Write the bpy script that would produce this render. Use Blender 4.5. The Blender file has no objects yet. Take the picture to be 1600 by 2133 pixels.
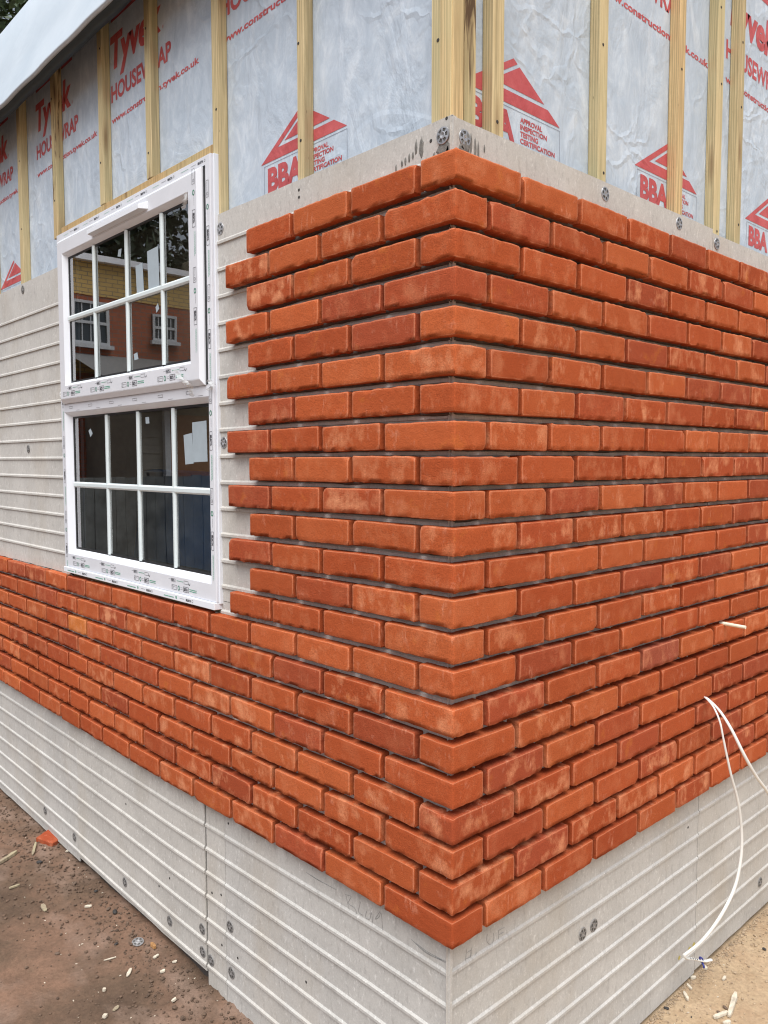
import bpy, math, random
from mathutils import Vector, Matrix, noise
R_ = math.radians
C = bpy.context.scene.collection
random.seed(7)

# ------------------------------------------------------------------ helpers
def nz(x, y, z): return noise.noise(Vector((x, y, z)))

class MB:
    def __init__(s): s.v = []; s.f = []; s.c = []
    def add(s, vs, fs, col=None):
        b = len(s.v); s.v += [tuple(p) for p in vs]; s.f += [tuple(b + i for i in f) for f in fs]
        if col is not None: s.c += [col] * len(vs)
        return s
    def box(s, x0, x1, y0, y1, z0, z1):
        vs = [(x0,y0,z0),(x1,y0,z0),(x1,y1,z0),(x0,y1,z0),(x0,y0,z1),(x1,y0,z1),(x1,y1,z1),(x0,y1,z1)]
        return s.add(vs, [(0,3,2,1),(4,5,6,7),(0,1,5,4),(1,2,6,5),(2,3,7,6),(3,0,4,7)])
    def build(s, name, mat, parent=None, smooth=False, bevel=0, seg=1):
        me = bpy.data.meshes.new(name)
        off = Vector((0,0,0))
        if parent is not None:
            p = parent
            while p is not None: off += p.location; p = p.parent
        if parent is None or True:
            me.from_pydata([(x-off.x, y-off.y, z-off.z) for x,y,z in s.v], [], s.f)
        if s.c:
            ca = me.color_attributes.new('rnd', 'FLOAT_COLOR', 'POINT')
            flat = []
            for c in s.c: flat += list(c)
            ca.data.foreach_set('color', flat)
        if smooth: me.polygons.foreach_set('use_smooth', [True]*len(me.polygons))
        me.materials.append(mat)
        me.update()
        o = bpy.data.objects.new(name, me); C.objects.link(o)
        if parent is not None: o.parent = parent
        if bevel:
            m = o.modifiers.new('bevel', 'BEVEL'); m.width = bevel; m.segments = seg; m.limit_method = 'ANGLE'; m.angle_limit = R_(40)
        return o

def empty(name, loc, label=None, cat=None, group=None, parent=None):
    o = bpy.data.objects.new(name, None); C.objects.link(o); o.location = loc; o.empty_display_size = .1
    if parent is not None: o.parent = parent
    tag(o, label, cat, group); return o
def tag(o, label=None, cat=None, group=None, kind=None):
    for k, v in (('label', label), ('category', cat), ('group', group), ('kind', kind)):
        if v: o[k] = v
    return o
def rebase(o, loc):
    """move a top-level mesh's origin to loc, keeping it where it is"""
    l = Vector(loc)
    o.data.transform(Matrix.Translation(-l)); o.location = l; return o

def tube(mb, pts, rad, n=8, caps=True, flat=1.0):
    pts = [Vector(p) for p in pts]
    if not hasattr(rad, '__len__'): rad = [rad]*len(pts)
    b = len(mb.v); up = None
    for i, p in enumerate(pts):
        t = (pts[min(i+1, len(pts)-1)] - pts[max(i-1, 0)]).normalized()
        if up is None:
            up = Vector((0,0,1)) if abs(t.z) < .9 else Vector((1,0,0))
        a = t.cross(up).normalized(); c = a.cross(t).normalized(); up = c
        for k in range(n):
            th = 2*math.pi*k/n
            q = p + a*(math.cos(th)*rad[i]) + c*(math.sin(th)*rad[i]*flat)
            mb.v.append(tuple(q))
    for i in range(len(pts)-1):
        for k in range(n):
            k2 = (k+1) % n
            mb.f.append((b+i*n+k, b+i*n+k2, b+(i+1)*n+k2, b+(i+1)*n+k))
    if caps:
        mb.f.append(tuple(b+k for k in range(n))[::-1]); mb.f.append(tuple(b+(len(pts)-1)*n+k for k in range(n)))
    return mb
def spline(P, m=8):
    P = [Vector(p) for p in P]; out = []
    for i in range(len(P)-1):
        p0 = P[max(i-1,0)]; p1 = P[i]; p2 = P[i+1]; p3 = P[min(i+2,len(P)-1)]
        for k in range(m):
            t = k/m
            out.append(.5*((2*p1)+(p2-p0)*t+(2*p0-5*p1+4*p2-p3)*t*t+(3*p1-p0-3*p2+p3)*t**3))
    out.append(P[-1]); return out

# ------------------------------------------------------------------ camera (solved from the brick grid)
CAM = Vector((1.1132787, -1.2351008, -.6284410)); F = 1658.267
RR = Vector((.681009981, .732273526, -.000943028)); RD = Vector((.0468493555, -.0448547155, -.997894379)); RF = Vector((-.730773935, .679531852, -.0648530517))
cam = bpy.data.cameras.new('camera'); co = bpy.data.objects.new('camera', cam); C.objects.link(co)
co.matrix_world = Matrix(((RR.x, -RD.x, -RF.x, CAM.x), (RR.y, -RD.y, -RF.y, CAM.y), (RR.z, -RD.z, -RF.z, CAM.z), (0,0,0,1)))
cam.sensor_fit = 'VERTICAL'; cam.sensor_height = 36; cam.sensor_width = 27; cam.lens = F/2133*36
cam.clip_start = .02; cam.clip_end = 2000
bpy.context.scene.camera = co
def bp(ax, val, px, py):
    """where a sight line of the photograph meets the plane axis = val (used to measure real positions)"""
    d = RR*((px-800)/F) + RD*((py-1066.5)/F) + RF
    return CAM + d*((val-CAM[ax])/d[ax])

# ------------------------------------------------------------------ materials
def new_mat(name):
    m = bpy.data.materials.new(name); m.use_nodes = True; nt = m.node_tree
    return m, nt, nt.nodes['Principled BSDF']
class G:
    def __init__(s, name):
        s.m, s.nt, s.b = new_mat(name); s.N = s.nt.nodes; s.L = s.nt.links
        s.tc = s.N.new('ShaderNodeTexCoord').outputs['Object']
    def mapping(s, scale=(1,1,1), rot=(0,0,0), src=None):
        n = s.N.new('ShaderNodeMapping'); n.inputs['Scale'].default_value = scale; n.inputs['Rotation'].default_value = rot
        s.L.new(src or s.tc, n.inputs['Vector']); return n.outputs[0]
    def noise(s, scale, detail=4, rough=.55, src=None, dist=0):
        n = s.N.new('ShaderNodeTexNoise'); n.inputs['Scale'].default_value = scale; n.inputs['Detail'].default_value = detail
        n.inputs['Roughness'].default_value = rough; n.inputs['Distortion'].default_value = dist
        s.L.new(src or s.tc, n.inputs['Vector']); return n.outputs['Fac']
    def voro(s, scale, src=None, feat='F1', out='Distance'):
        n = s.N.new('ShaderNodeTexVoronoi'); n.feature = feat; n.inputs['Scale'].default_value = scale
        s.L.new(src or s.tc, n.inputs['Vector']); return n.outputs[out]
    def wave(s, scale, dist, src=None, direction='X', dscale=1.0):
        n = s.N.new('ShaderNodeTexWave'); n.bands_direction = direction; n.inputs['Scale'].default_value = scale
        n.inputs['Distortion'].default_value = dist; n.inputs['Detail'].default_value = 3; n.inputs['Detail Scale'].default_value = dscale
        s.L.new(src or s.tc, n.inputs['Vector']); return n.outputs['Fac']
    def ramp(s, fac, stops):
        n = s.N.new('ShaderNodeValToRGB'); e = n.color_ramp.elements
        while len(e) < len(stops): e.new(.5)
        for i, (p, c) in enumerate(stops):
            e[i].position = p; e[i].color = (c,c,c,1) if not hasattr(c, '__len__') else (*c, 1)
        s.L.new(fac, n.inputs[0]); return n.outputs[0]
    def mix(s, fac, a, b, mode='MIX'):
        n = s.N.new('ShaderNodeMix'); n.data_type = 'RGBA'; n.blend_type = mode
        for sock, v in ((n.inputs[0], fac), (n.inputs[6], a), (n.inputs[7], b)):
            if isinstance(v, (int, float)): sock.default_value = v
            elif isinstance(v, tuple): sock.default_value = (*v, 1)
            else: s.L.new(v, sock)
        return n.outputs[2]
    def math(s, op, a, b=0.0, clamp=False):
        n = s.N.new('ShaderNodeMath'); n.operation = op; n.use_clamp = clamp
        for sock, v in zip(n.inputs, (a, b)):
            if isinstance(v, (int, float)): sock.default_value = v
            else: s.L.new(v, sock)
        return n.outputs[0]
    def vadd(s, a, b):
        n = s.N.new('ShaderNodeVectorMath'); n.operation = 'ADD'; s.L.new(a, n.inputs[0]); s.L.new(b, n.inputs[1]); return n.outputs[0]
    def bump(s, h, strength=.3, dist=.001, prev=None):
        n = s.N.new('ShaderNodeBump'); n.inputs['Strength'].default_value = strength; n.inputs['Distance'].default_value = dist
        s.L.new(h, n.inputs['Height'])
        if prev is not None: s.L.new(prev, n.inputs['Normal'])
        return n.outputs[0]
    def done(s, color=None, rough=.8, normal=None, spec=None, metal=None, roughsock=None):
        if color is not None:
            if isinstance(color, tuple): s.b.inputs['Base Color'].default_value = (*color, 1)
            else: s.L.new(color, s.b.inputs['Base Color'])
        s.b.inputs['Roughness'].default_value = rough
        if roughsock is not None: s.L.new(roughsock, s.b.inputs['Roughness'])
        if spec is not None: s.b.inputs['Specular IOR Level'].default_value = spec
        if metal is not None: s.b.inputs['Metallic'].default_value = metal
        if normal is not None: s.L.new(normal, s.b.inputs['Normal'])
        return s.m

def brick_mat(name='brick'):
    g = G(name)
    at = g.N.new('ShaderNodeAttribute'); at.attribute_name = 'rnd'
    sep = g.N.new('ShaderNodeSeparateColor'); g.L.new(at.outputs['Color'], sep.inputs[0])
    r, gr, ce = sep.outputs[0], sep.outputs[1], sep.outputs[2]
    off = g.N.new('ShaderNodeCombineXYZ'); g.L.new(g.math('MULTIPLY', r, 37.), off.inputs[0]); g.L.new(g.math('MULTIPLY', gr, 53.), off.inputs[1]); g.L.new(g.math('MULTIPLY', r, 19.), off.inputs[2])
    cc = g.vadd(g.tc, off.outputs[0])
    base = g.ramp(r, [(0, (.40,.125,.078)), (.05, (.37,.080,.034)), (.3, (.40,.082,.026)), (.6, (.45,.102,.032)), (.93, (.50,.125,.040)), (.97, (.50,.125,.040)), (1, (.58,.185,.045))])
    n1 = g.noise(11, 5, .6, cc)
    col = g.mix(g.ramp(n1, [(.38, 0.), (.62, 1.)]), g.mix(.5, base, (.90,.84,.82), 'MULTIPLY'), base)
    vm = g.ramp(gr, [(0, .90), (.5, .98), (1, 1.06)])
    col = g.mix(1., col, vm, 'MULTIPLY')
    # orange bloom in the middle of the face
    n2 = g.noise(17, 5, .62, g.mapping((1,1,.75), src=cc))
    bl = g.math('MULTIPLY', g.ramp(n2, [(.49, 0.), (.66, 1.)]), g.math('ADD', g.math('MULTIPLY', ce, .65), .25), True)
    col = g.mix(g.math('MULTIPLY', bl, g.ramp(g.math('FRACT', g.math('MULTIPLY', gr, 7.3)), [(0, .05), (.55, .35), (1, 1.)])), col, (.76,.33,.16))
    ny = g.noise(13, 4, .55, cc)
    col = g.mix(g.math('MULTIPLY', g.ramp(ny, [(.64, 0.), (.76, 1.)]), .4), col, (.60,.20,.035))
    # pale drag streaks
    n3 = g.noise(1., 4, .6, g.mapping((110,110,28), src=cc)); n4 = g.noise(14, 3, .5, cc)
    st = g.math('MULTIPLY', g.ramp(n3, [(.52, 0.), (.72, 1.)]), g.ramp(n4, [(.58, 0.), (.70, 1.)]))
    col = g.mix(g.math('MULTIPLY', st, .45), col, (.80,.42,.26))
    # salty pale scuffs and darker kiln marks
    n5 = g.noise(30, 6, .7, cc)
    col = g.mix(g.math('MULTIPLY', g.ramp(n5, [(.60, 0.), (.74, 1.)]), .28), col, (.78,.38,.24))
    n6 = g.noise(7, 4, .6, g.mapping((1.3,1.3,2.2), src=cc))
    col = g.mix(g.math('MULTIPLY', g.ramp(n6, [(.66, 0.), (.80, 1.)]), .18), col, (.28,.075,.035))
    rim = g.ramp(ce, [(0., 1.), (.22, 0.)])
    col = g.mix(g.math('MULTIPLY', rim, .42), col, (.76,.36,.20))
    gn = g.noise(420, 3, .7)
    col = g.mix(.62, col, g.ramp(gn, [(.25, (.50,.47,.45)), (.52, (1.,1.,1.)), (.78, (1.4,1.38,1.35))]), 'MULTIPLY')
    b1 = g.bump(gn, .85, .0014)
    b2 = g.bump(g.noise(60, 5, .65, cc), .65, .0030, b1)
    cr = g.ramp(g.voro(34, g.mapping((1,1,2.4), src=cc), 'DISTANCE_TO_EDGE'), [(0., 0.), (.035, 1.)])
    crm = g.math('MAXIMUM', cr, g.ramp(g.noise(9, 2, .5, cc), [(.60, 1.), (.66, 0.)]))
    col = g.mix(1., col, (.985,.975,1.04), 'MULTIPLY')
    b3 = g.bump(crm, .35, .0012, b2)
    return g.done(col, .97, b3, .12)
M = {}
M['brick'] = brick_mat()

def board_mat(name, tint):
    g = G(name)
    n1 = g.noise(5, 6, .65)
    c = g.ramp(n1, [(.3, tuple(t*.88 for t in tint)), (.7, tuple(t*1.08 for t in tint))])
    n2 = g.noise(1, 5, .7, g.mapping((120,120,60)))
    c = g.mix(g.math('MULTIPLY', g.ramp(n2, [(.57, 0.), (.68, 1.)]), .6), c, (.74,.73,.70))
    n2b = g.noise(1, 5, .7, g.mapping((75,75,30)))
    c = g.mix(g.math('MULTIPLY', g.ramp(n2b, [(.54, 0.), (.68, 1.)]), .38), c, (.25,.235,.22))
    n3 = g.noise(2.2, 5, .65, g.mapping((1.6,1.6,.8)))
    c = g.mix(g.math('MULTIPLY', g.ramp(n3, [(.52, 0.), (.7, 1.)]), .35), c, (.40,.345,.27))
    nf = g.noise(260, 3, .6)
    c = g.mix(.35, c, g.ramp(nf, [(.3, (.75,.75,.75)), (.7, (1.2,1.2,1.2))]), 'MULTIPLY')
    b = g.bump(n2, .12, .0012, g.bump(nf, .18, .0008))
    return g.done(c, .82, b, .3)
M['board'] = board_mat('fibre_cement_board', (.50,.487,.46))
M['board_warm'] = board_mat('fibre_cement_board_warm', (.505,.487,.452))
M['board_pale'] = board_mat('fibre_cement_board_pale', (.53,.513,.482))

def wood_mat(name, base, dark, waney=0.0, knots=.5, scale=1.0):
    g = G(name)
    inf = g.N.new('ShaderNodeObjectInfo')
    off = g.N.new('ShaderNodeCombineXYZ'); g.L.new(g.math('MULTIPLY', inf.outputs['Random'], 30.), off.inputs[0]); g.L.new(g.math('MULTIPLY', inf.outputs['Random'], 11.), off.inputs[2])
    cc = g.vadd(g.tc, off.outputs[0])
    w = g.wave(42*scale, 6.0, g.mapping((1,1.3,.035), src=cc), 'X', 1.6)
    fin = g.noise(1, 4, .6, g.mapping((420,420,9), src=cc))
    c = g.mix(g.ramp(w, [(.25, 0.), (.95, 1.)]), base, tuple(b*.70 for b in base))
    c = g.mix(.75, c, g.ramp(fin, [(.3, (.66,.60,.50)), (.7, (1.15,1.12,1.08))]), 'MULTIPLY')
    big = g.noise(2.5, 3, .5, g.mapping((3,3,1), src=cc))
    c = g.mix(g.math('MULTIPLY', g.ramp(big, [(.45, 0.), (.7, 1.)]), .5), c, (.50,.47,.27))
    v = g.voro(1., g.mapping((17,17,3.0), src=cc))
    k = g.ramp(v, [(.05, 1.), (.24, 0.)])
    c = g.mix(g.math('MULTIPLY', k, knots), c, dark)
    sm = g.ramp(g.voro(1., g.mapping((75,75,16), src=cc)), [(.03, 1.), (.085, 0.)])
    sm = g.math('MULTIPLY', sm, g.ramp(g.noise(6, 2, .5, cc), [(.5, 0.), (.58, 1.)]))
    c = g.mix(g.math('MULTIPLY', sm, .85), c, (.06,.04,.025))
    if waney:
        n = g.noise(1, 5, .65, g.mapping((36,36,3.2), src=cc), .8)
        c = g.mix(g.math('MULTIPLY', g.ramp(n, [(.53, 0.), (.60, 1.)]), waney), c, dark)
    b = g.bump(fin, .2, .0006)
    return g.done(c, .75, b, .25)
M['wood'] = wood_mat('treated_softwood', (.66,.55,.33), (.20,.11,.05), knots=.7)
M['wood_orange'] = wood_mat('planed_softwood', (.74,.56,.31), (.28,.14,.06), knots=.6)
M['wood_waney'] = wood_mat('waney_softwood', (.62,.49,.28), (.075,.038,.02), waney=.9, knots=1.)
M['bark_edge'] = wood_mat('bark_edge', (.20,.14,.08), (.05,.03,.02), waney=.8, knots=1.)
M['wood_header'] = wood_mat('header_softwood', (.60,.43,.22), (.16,.08,.035), waney=.25, knots=.9)
M['wood_grey'] = wood_mat('weathered_timber', (.36,.31,.23), (.12,.09,.06), knots=.3)

def wrap_nodes(g):
    # crumples: several ridged noises, shared by the sheet and its print
    dn = g.N.new('ShaderNodeTexNoise'); dn.inputs['Scale'].default_value = 4.; dn.inputs['Detail'].default_value = 4; g.L.new(g.tc, dn.inputs['Vector'])
    ds = g.N.new('ShaderNodeVectorMath'); ds.operation = 'SCALE'; ds.inputs['Scale'].default_value = .45; g.L.new(dn.outputs['Color'], ds.inputs[0])
    a = g.voro(6.5, g.vadd(g.tc, ds.outputs[0]), 'DISTANCE_TO_EDGE')
    a = g.ramp(a, [(0., 1.), (.12, 0.)])
    big = g.noise(3.2, 3, .5)
    mid = g.noise(1, 5, .6, g.mapping((9,9,4), (0,R_(24),0)), .9)
    fine = g.noise(38, 4, .6)
    h = g.math('ADD', g.math('MULTIPLY', g.math('MULTIPLY', a, g.ramp(g.noise(2.1, 2, .5), [(.45, 0.), (.6, 1.)])), .16), g.math('ADD', g.math('MULTIPLY', big, 1.2), g.math('ADD', g.math('MULTIPLY', mid, .7), g.math('MULTIPLY', fine, .06))))
    return g.bump(h, .58, .020), mid, fine
def wrap_mat():
    g = G('house_wrap')
    b, mid, fine = wrap_nodes(g)
    n = g.noise(1, 6, .70, g.mapping((17,17,9), (0,R_(28),0)), 1.1)
    c = g.ramp(n, [(.30, (.45,.53,.62)), (.5, (.53,.61,.70)), (.74, (.70,.77,.84))])
    n2 = g.noise(3, 4, .6)
    c = g.mix(g.math('MULTIPLY', g.ramp(n2, [(.4, 0.), (.7, 1.)]), .3), c, (.33,.405,.48))
    return g.done(c, .5, b, .5)
M['wrap'] = wrap_mat()
def ink_mat():
    g = G('red_print')
    b, mid, fine = wrap_nodes(g)
    n = g.noise(20, 5, .6)
    c = g.ramp(n, [(.3, (.45,.070,.075)), (.7, (.58,.125,.13))])
    return g.done(c, .55, b, .4)
M['ink'] = ink_mat()
def line_mat():
    g = G('grey_print_line'); return g.done((.25,.27,.33), .6)
M['inkline'] = line_mat()

def plain(name, col, rough=.6, metal=None, var=.12, nscale=30, bumpd=.0004, bs=.15, spec=None):
    g = G(name); n = g.noise(nscale, 4, .6)
    c = g.ramp(n, [(.3, tuple(max(0, x*(1-var)) for x in col)), (.7, tuple(min(1, x*(1+var)) for x in col))])
    return g.done(c, rough, g.bump(g.noise(nscale*5, 3, .6), bs, bumpd), spec, metal)
M['wood_chip'] = plain('fresh_wood_chip', (.55,.49,.39), .85, var=.3, nscale=60)
M['pvc'] = plain('white_pvc', (.78,.81,.86), .32, var=.02, nscale=4, bs=.03)
M['film'] = plain('protective_film', (.70,.715,.76), .24, var=.03, nscale=14, bs=.25, bumpd=.0012)
M['gasket'] = plain('black_gasket', (.015,.016,.018), .5)
M['black'] = plain('black_print', (.05,.05,.06), .5)
M['green'] = plain('green_print', (.06,.33,.20), .5)
M['paper'] = plain('paper_label', (.36,.42,.46), .6, var=.05)
M['steel'] = plain('galvanised_steel', (.46,.46,.47), .42, metal=.75, var=.25, nscale=120)
M['steel_dull'] = plain('weathered_steel', (.27,.265,.26), .6, metal=.4, var=.3, nscale=150)
M['dark'] = plain('dark_void', (.02,.018,.016), .9)
M['bar'] = plain('white_glazing_bar', (.66,.73,.74), .35, var=.02)
M['cable'] = plain('white_cable_sheath', (.74,.74,.71), .35, var=.03)
M['cable_cream'] = plain('cream_conduit', (.80,.78,.62), .45, var=.05)
M['tie'] = plain('blue_cable_tie', (.02,.03,.22), .35)
M['adhesive'] = plain('grey_adhesive', (.17,.165,.15), .7, var=.3, nscale=90, bs=.5, bumpd=.002)
M['foam'] = plain('yellow_sealant', (.50,.42,.12), .6)
M['pencil'] = plain('pencil_mark', (.17,.17,.17), .6)
M['stone_dark'] = plain('dark_stone', (.035,.032,.03), .75, var=.3)
M['membrane'] = None
g = G('roof_membrane'); n = g.noise(2.0, 4, .6); c = g.ramp(n, [(.3, (.46,.535,.60)), (.7, (.58,.645,.70))])
M['membrane'] = g.done(c, .38, g.bump(g.noise(3.5, 4, .55), .3, .02), .5)
M['soffit_shade'] = plain('dark_soffit_shade', (.018,.026,.028), .6)

# ------------------------------------------------------------------ shared wall measurements
H = .0773; BH = .0617
PITCH_DZ = [.0044,.0007,.0022,.0014,-.0008,-.0025,-.0027,-.0050,-.0025,.001,.003,.0017,.0035,.0045,.005,.0012,-.0007,-.0016,-.004,-.0006,-.0028,-.0023]
def wz(s, z):   # the coursing drops very slightly along the left wall
    if s < 0: return z*(1 + .011*min(1., max(0., (-s-.3)/1.)))
    return z
DL, DR = .0290, .0370           # slip thickness on the left / right wall
GROUND = -2.33

house = empty('house', (0,0,GROUND), 'house corner being clad in orange red brick slips over grey ledged boards', 'house')

# ------------------------------------------------------------------ brick slips (one cladding skin that wraps the corner)
FLAT = set()
def brick(mb, s0, s1, zt, n, seed, tone=None, bloom=None):
    rnd = random.Random(seed)
    b = .0016
    ja, jb, jc, jd = [rnd.uniform(-.0011, .0011) for _ in range(4)]
    s0 += jc if s0 != 0 else 0; s1 += jd
    zt0 = zt + ja; zb0 = zt - BH + jb; tilt = rnd.uniform(-.0012, .0012)
    if s0 < 0 < s1: tilt = 0
    mid = (s0+s1)/2
    ns = max(3, int(round((s1-s0)/.013)))
    cols = [('B', s0), ('E', s0), ('M', s0+b), ('F', s0+b+.0016)]
    inner = [s0+b + (s1-s0-2*b)*i/ns for i in range(1, ns)]
    if s0 < 0 < s1:
        inner = [x for x in inner if abs(x) > .007] + [-.0028, 0., .0028]; inner.sort()
    inner = [x for x in inner if s0+b+.006 < x < s1-b-.006]
    cols += [('F', x) for x in inner] + [('F', s1-b-.0016), ('M', s1-b), ('E', s1), ('B', s1)]
    L = len(cols)
    hh = [0, 0, b, .010, .022, .034, .046, .055]
    rows = [('B', 0.), ('E', 0.), ('M', b), ('F', b+.0014), ('F', .013), ('F', .0315), ('F', .050), ('F', BH-b-.0014), ('M', BH-b), ('E', BH), ('B', BH)]
    rag = rnd.choice([.5, .7, .9, 1.2, 1.6]); ragt = rnd.choice([.3, .4, .6, 1.0])
    chipc = rnd.random()
    tone = .06+.86*rnd.random() if tone is None else tone
    tone2 = rnd.random()
    proud = rnd.uniform(-.0008, .0008)
    kc = rnd.random(); ks = rnd.choice([s0, s1]); kz = rnd.choice([0., BH]); kr = rnd.uniform(.006, .013) if kc < .38 else 0
    base = len(mb.v)
    for i, (ck, s) in enumerate(cols):
        for j, (rk, zz) in enumerate(rows):
            so = seed*3.17
            z = zb0 + (zt0-zb0)*zz/BH + tilt*(s-mid)/.11
            edge = (ck in 'BEM') or (rk in 'BEM')
            # ragged rims
            dz_ = 0
            if rk in 'BEM':
                w = {'B': .8, 'E': 1., 'M': 1.25}[rk]
                am = (rag if j < 5 else ragt)*.0024*w
                dz_ = am*(nz(s*55+so, j//5*7.7, so) + .6*nz(s*150+so, 3.3, so))
                if j < 5: dz_ += am*.35
            ds = 0
            if ck in 'BEM': ds = .0012*nz(z*60+so, i//3*5.1, so) + .0006*nz(z*170, so, 1.)
            # round the outline corners
            ec = min(s-s0, s1-s); er = min(zz, BH-zz)
            ss = s+ds
            if ck in 'BEM' and rk in 'BEM':
                ss += (.0012 if i < 3 else -.0012); dz_ += (.0011 if j < 5 else -.0011)
            z += dz_
            if ck == 'B' or rk == 'B': dl, dr = DL, DR
            else:
                d = 0.
                if ck == 'E' or rk == 'E': d = b*.95
                elif ck == 'M' or rk == 'M': d = .0003
                d += .0008*nz(s*30+so, z*30, so) + .0004*nz(s*110, z*110+so, 2.) - proud + .0006
                if edge: d += max(0, .0011*nz(s*90+so, z*90, 4.))*rag
                if kr:
                    q = math.hypot((s-ks)/1.4, zz-kz)/kr
                    if q < 1: d += .0075*(1-q)*(1+.5*nz(s*200, z*200, so))
                dl = dr = max(0, d) + (.0008 if abs(s) < .001 else 0) 
            if s0 < 0 < s1 and abs(s) < .001: x, y = -dr, dl
            elif s < 0: x, y = min(ss, -dr if s0 < 0 < s1 else 9), dl
            else: x, y = -dr, max(ss, dl if s0 < 0 < s1 else -9)
            cen = max(0., min(1., min(ec/.03, er/.018)))
            if ck in 'BE' or rk in 'BE': cen = .8
            elif ck == 'M' or rk == 'M': cen = 0
            mb.v.append((x, y, wz(min(s, 0) if s < 0 else s, z)))
            mb.c.append((tone, tone2, cen, 1))
    nr = len(rows)
    for i in range(L-1):
        for j in range(nr-1):
            if i in (0, L-2) or j in (0, nr-2): FLAT.add(len(mb.f))
            mb.f.append((base+i*nr+j, base+(i+1)*nr+j, base+(i+1)*nr+j+1, base+i*nr+j+1))

ODD = [.1025,.3275,.5525,.769,.989,1.216,1.444,1.676,1.909,2.097,2.333,2.572,2.810,3.045,3.28,3.515,3.75,3.985]
EVEN = [.215,.440,.660,.878,1.103,1.328,1.558,1.788,1.997,2.206,2.447,2.685,2.918,3.153,3.388,3.62,3.86,4.0]
mb = MB(); GAP = .0138; GAPR = .0155
for n in range(1, 23):
    odd = n % 2 == 1
    tab = ODD if odd else EVEN
    nl = (4 if odd else 4) if n < 15 else len(tab)
    rc = .215 if odd else .1025
    def ztop(s): return -(n-1)*H + PITCH_DZ[n-1]*math.exp(-abs(s)/.6)
    if n % 2: tn = .55
    brick(mb, -tab[0], rc, ztop(0), n, n*101)
    for k in range(1, nl):
        a, b_ = -tab[k], -tab[k-1]-GAP
        tone = None
        if n == 17 and k == 9: tone = 1.0
        brick(mb, a, b_, ztop((a+b_)/2), n, n*101+k*7+1, tone)
    s = rc+GAPR-.002; k = 0
    while s < 3.05:
        e = s+.225-GAPR
        tone = None
        if n == 16 and k == 3: tone = 0.03
        brick(mb, s, e, ztop(s+.1), n, n*101+k*7+503, tone)
        s = e+GAPR; k += 1
clad = mb.build('brick_cladding', M['brick'], house, smooth=True)
clad.data.polygons.foreach_set('use_smooth', [f not in FLAT for f in range(len(mb.f))])
tag(clad, 'rows of orange red brick slips with open joints wrapping the corner')

# dark adhesive under each row of slips, run on to paint in joint shade
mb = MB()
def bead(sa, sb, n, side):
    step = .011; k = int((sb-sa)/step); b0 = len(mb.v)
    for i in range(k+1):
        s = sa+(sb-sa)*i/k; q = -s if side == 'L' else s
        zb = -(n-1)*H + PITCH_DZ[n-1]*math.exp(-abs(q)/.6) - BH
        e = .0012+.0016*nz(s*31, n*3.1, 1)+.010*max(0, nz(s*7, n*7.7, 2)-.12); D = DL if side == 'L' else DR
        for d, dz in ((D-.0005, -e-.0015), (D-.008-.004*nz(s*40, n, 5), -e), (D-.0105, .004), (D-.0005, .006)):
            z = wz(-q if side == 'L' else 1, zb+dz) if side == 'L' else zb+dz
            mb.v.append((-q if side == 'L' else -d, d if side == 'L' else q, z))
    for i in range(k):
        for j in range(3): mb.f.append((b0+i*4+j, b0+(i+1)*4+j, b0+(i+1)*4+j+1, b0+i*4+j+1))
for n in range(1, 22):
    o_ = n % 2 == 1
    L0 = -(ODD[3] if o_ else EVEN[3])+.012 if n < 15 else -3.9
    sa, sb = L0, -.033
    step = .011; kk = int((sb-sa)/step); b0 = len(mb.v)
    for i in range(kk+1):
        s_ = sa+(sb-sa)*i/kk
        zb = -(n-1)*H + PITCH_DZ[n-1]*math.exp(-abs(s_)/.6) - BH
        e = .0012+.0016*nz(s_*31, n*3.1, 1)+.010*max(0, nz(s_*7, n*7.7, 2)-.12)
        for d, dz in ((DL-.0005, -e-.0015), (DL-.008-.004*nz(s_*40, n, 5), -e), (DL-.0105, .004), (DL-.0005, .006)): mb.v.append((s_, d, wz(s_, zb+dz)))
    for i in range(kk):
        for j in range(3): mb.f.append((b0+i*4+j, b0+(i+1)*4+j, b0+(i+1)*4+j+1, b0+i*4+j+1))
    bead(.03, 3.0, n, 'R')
mb.build('adhesive_shade_bead', plain('adhesive_joint_shade', (.075,.06,.052), .7, var=.5, nscale=60, bs=.5, bumpd=.002), house, smooth=True)

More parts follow.
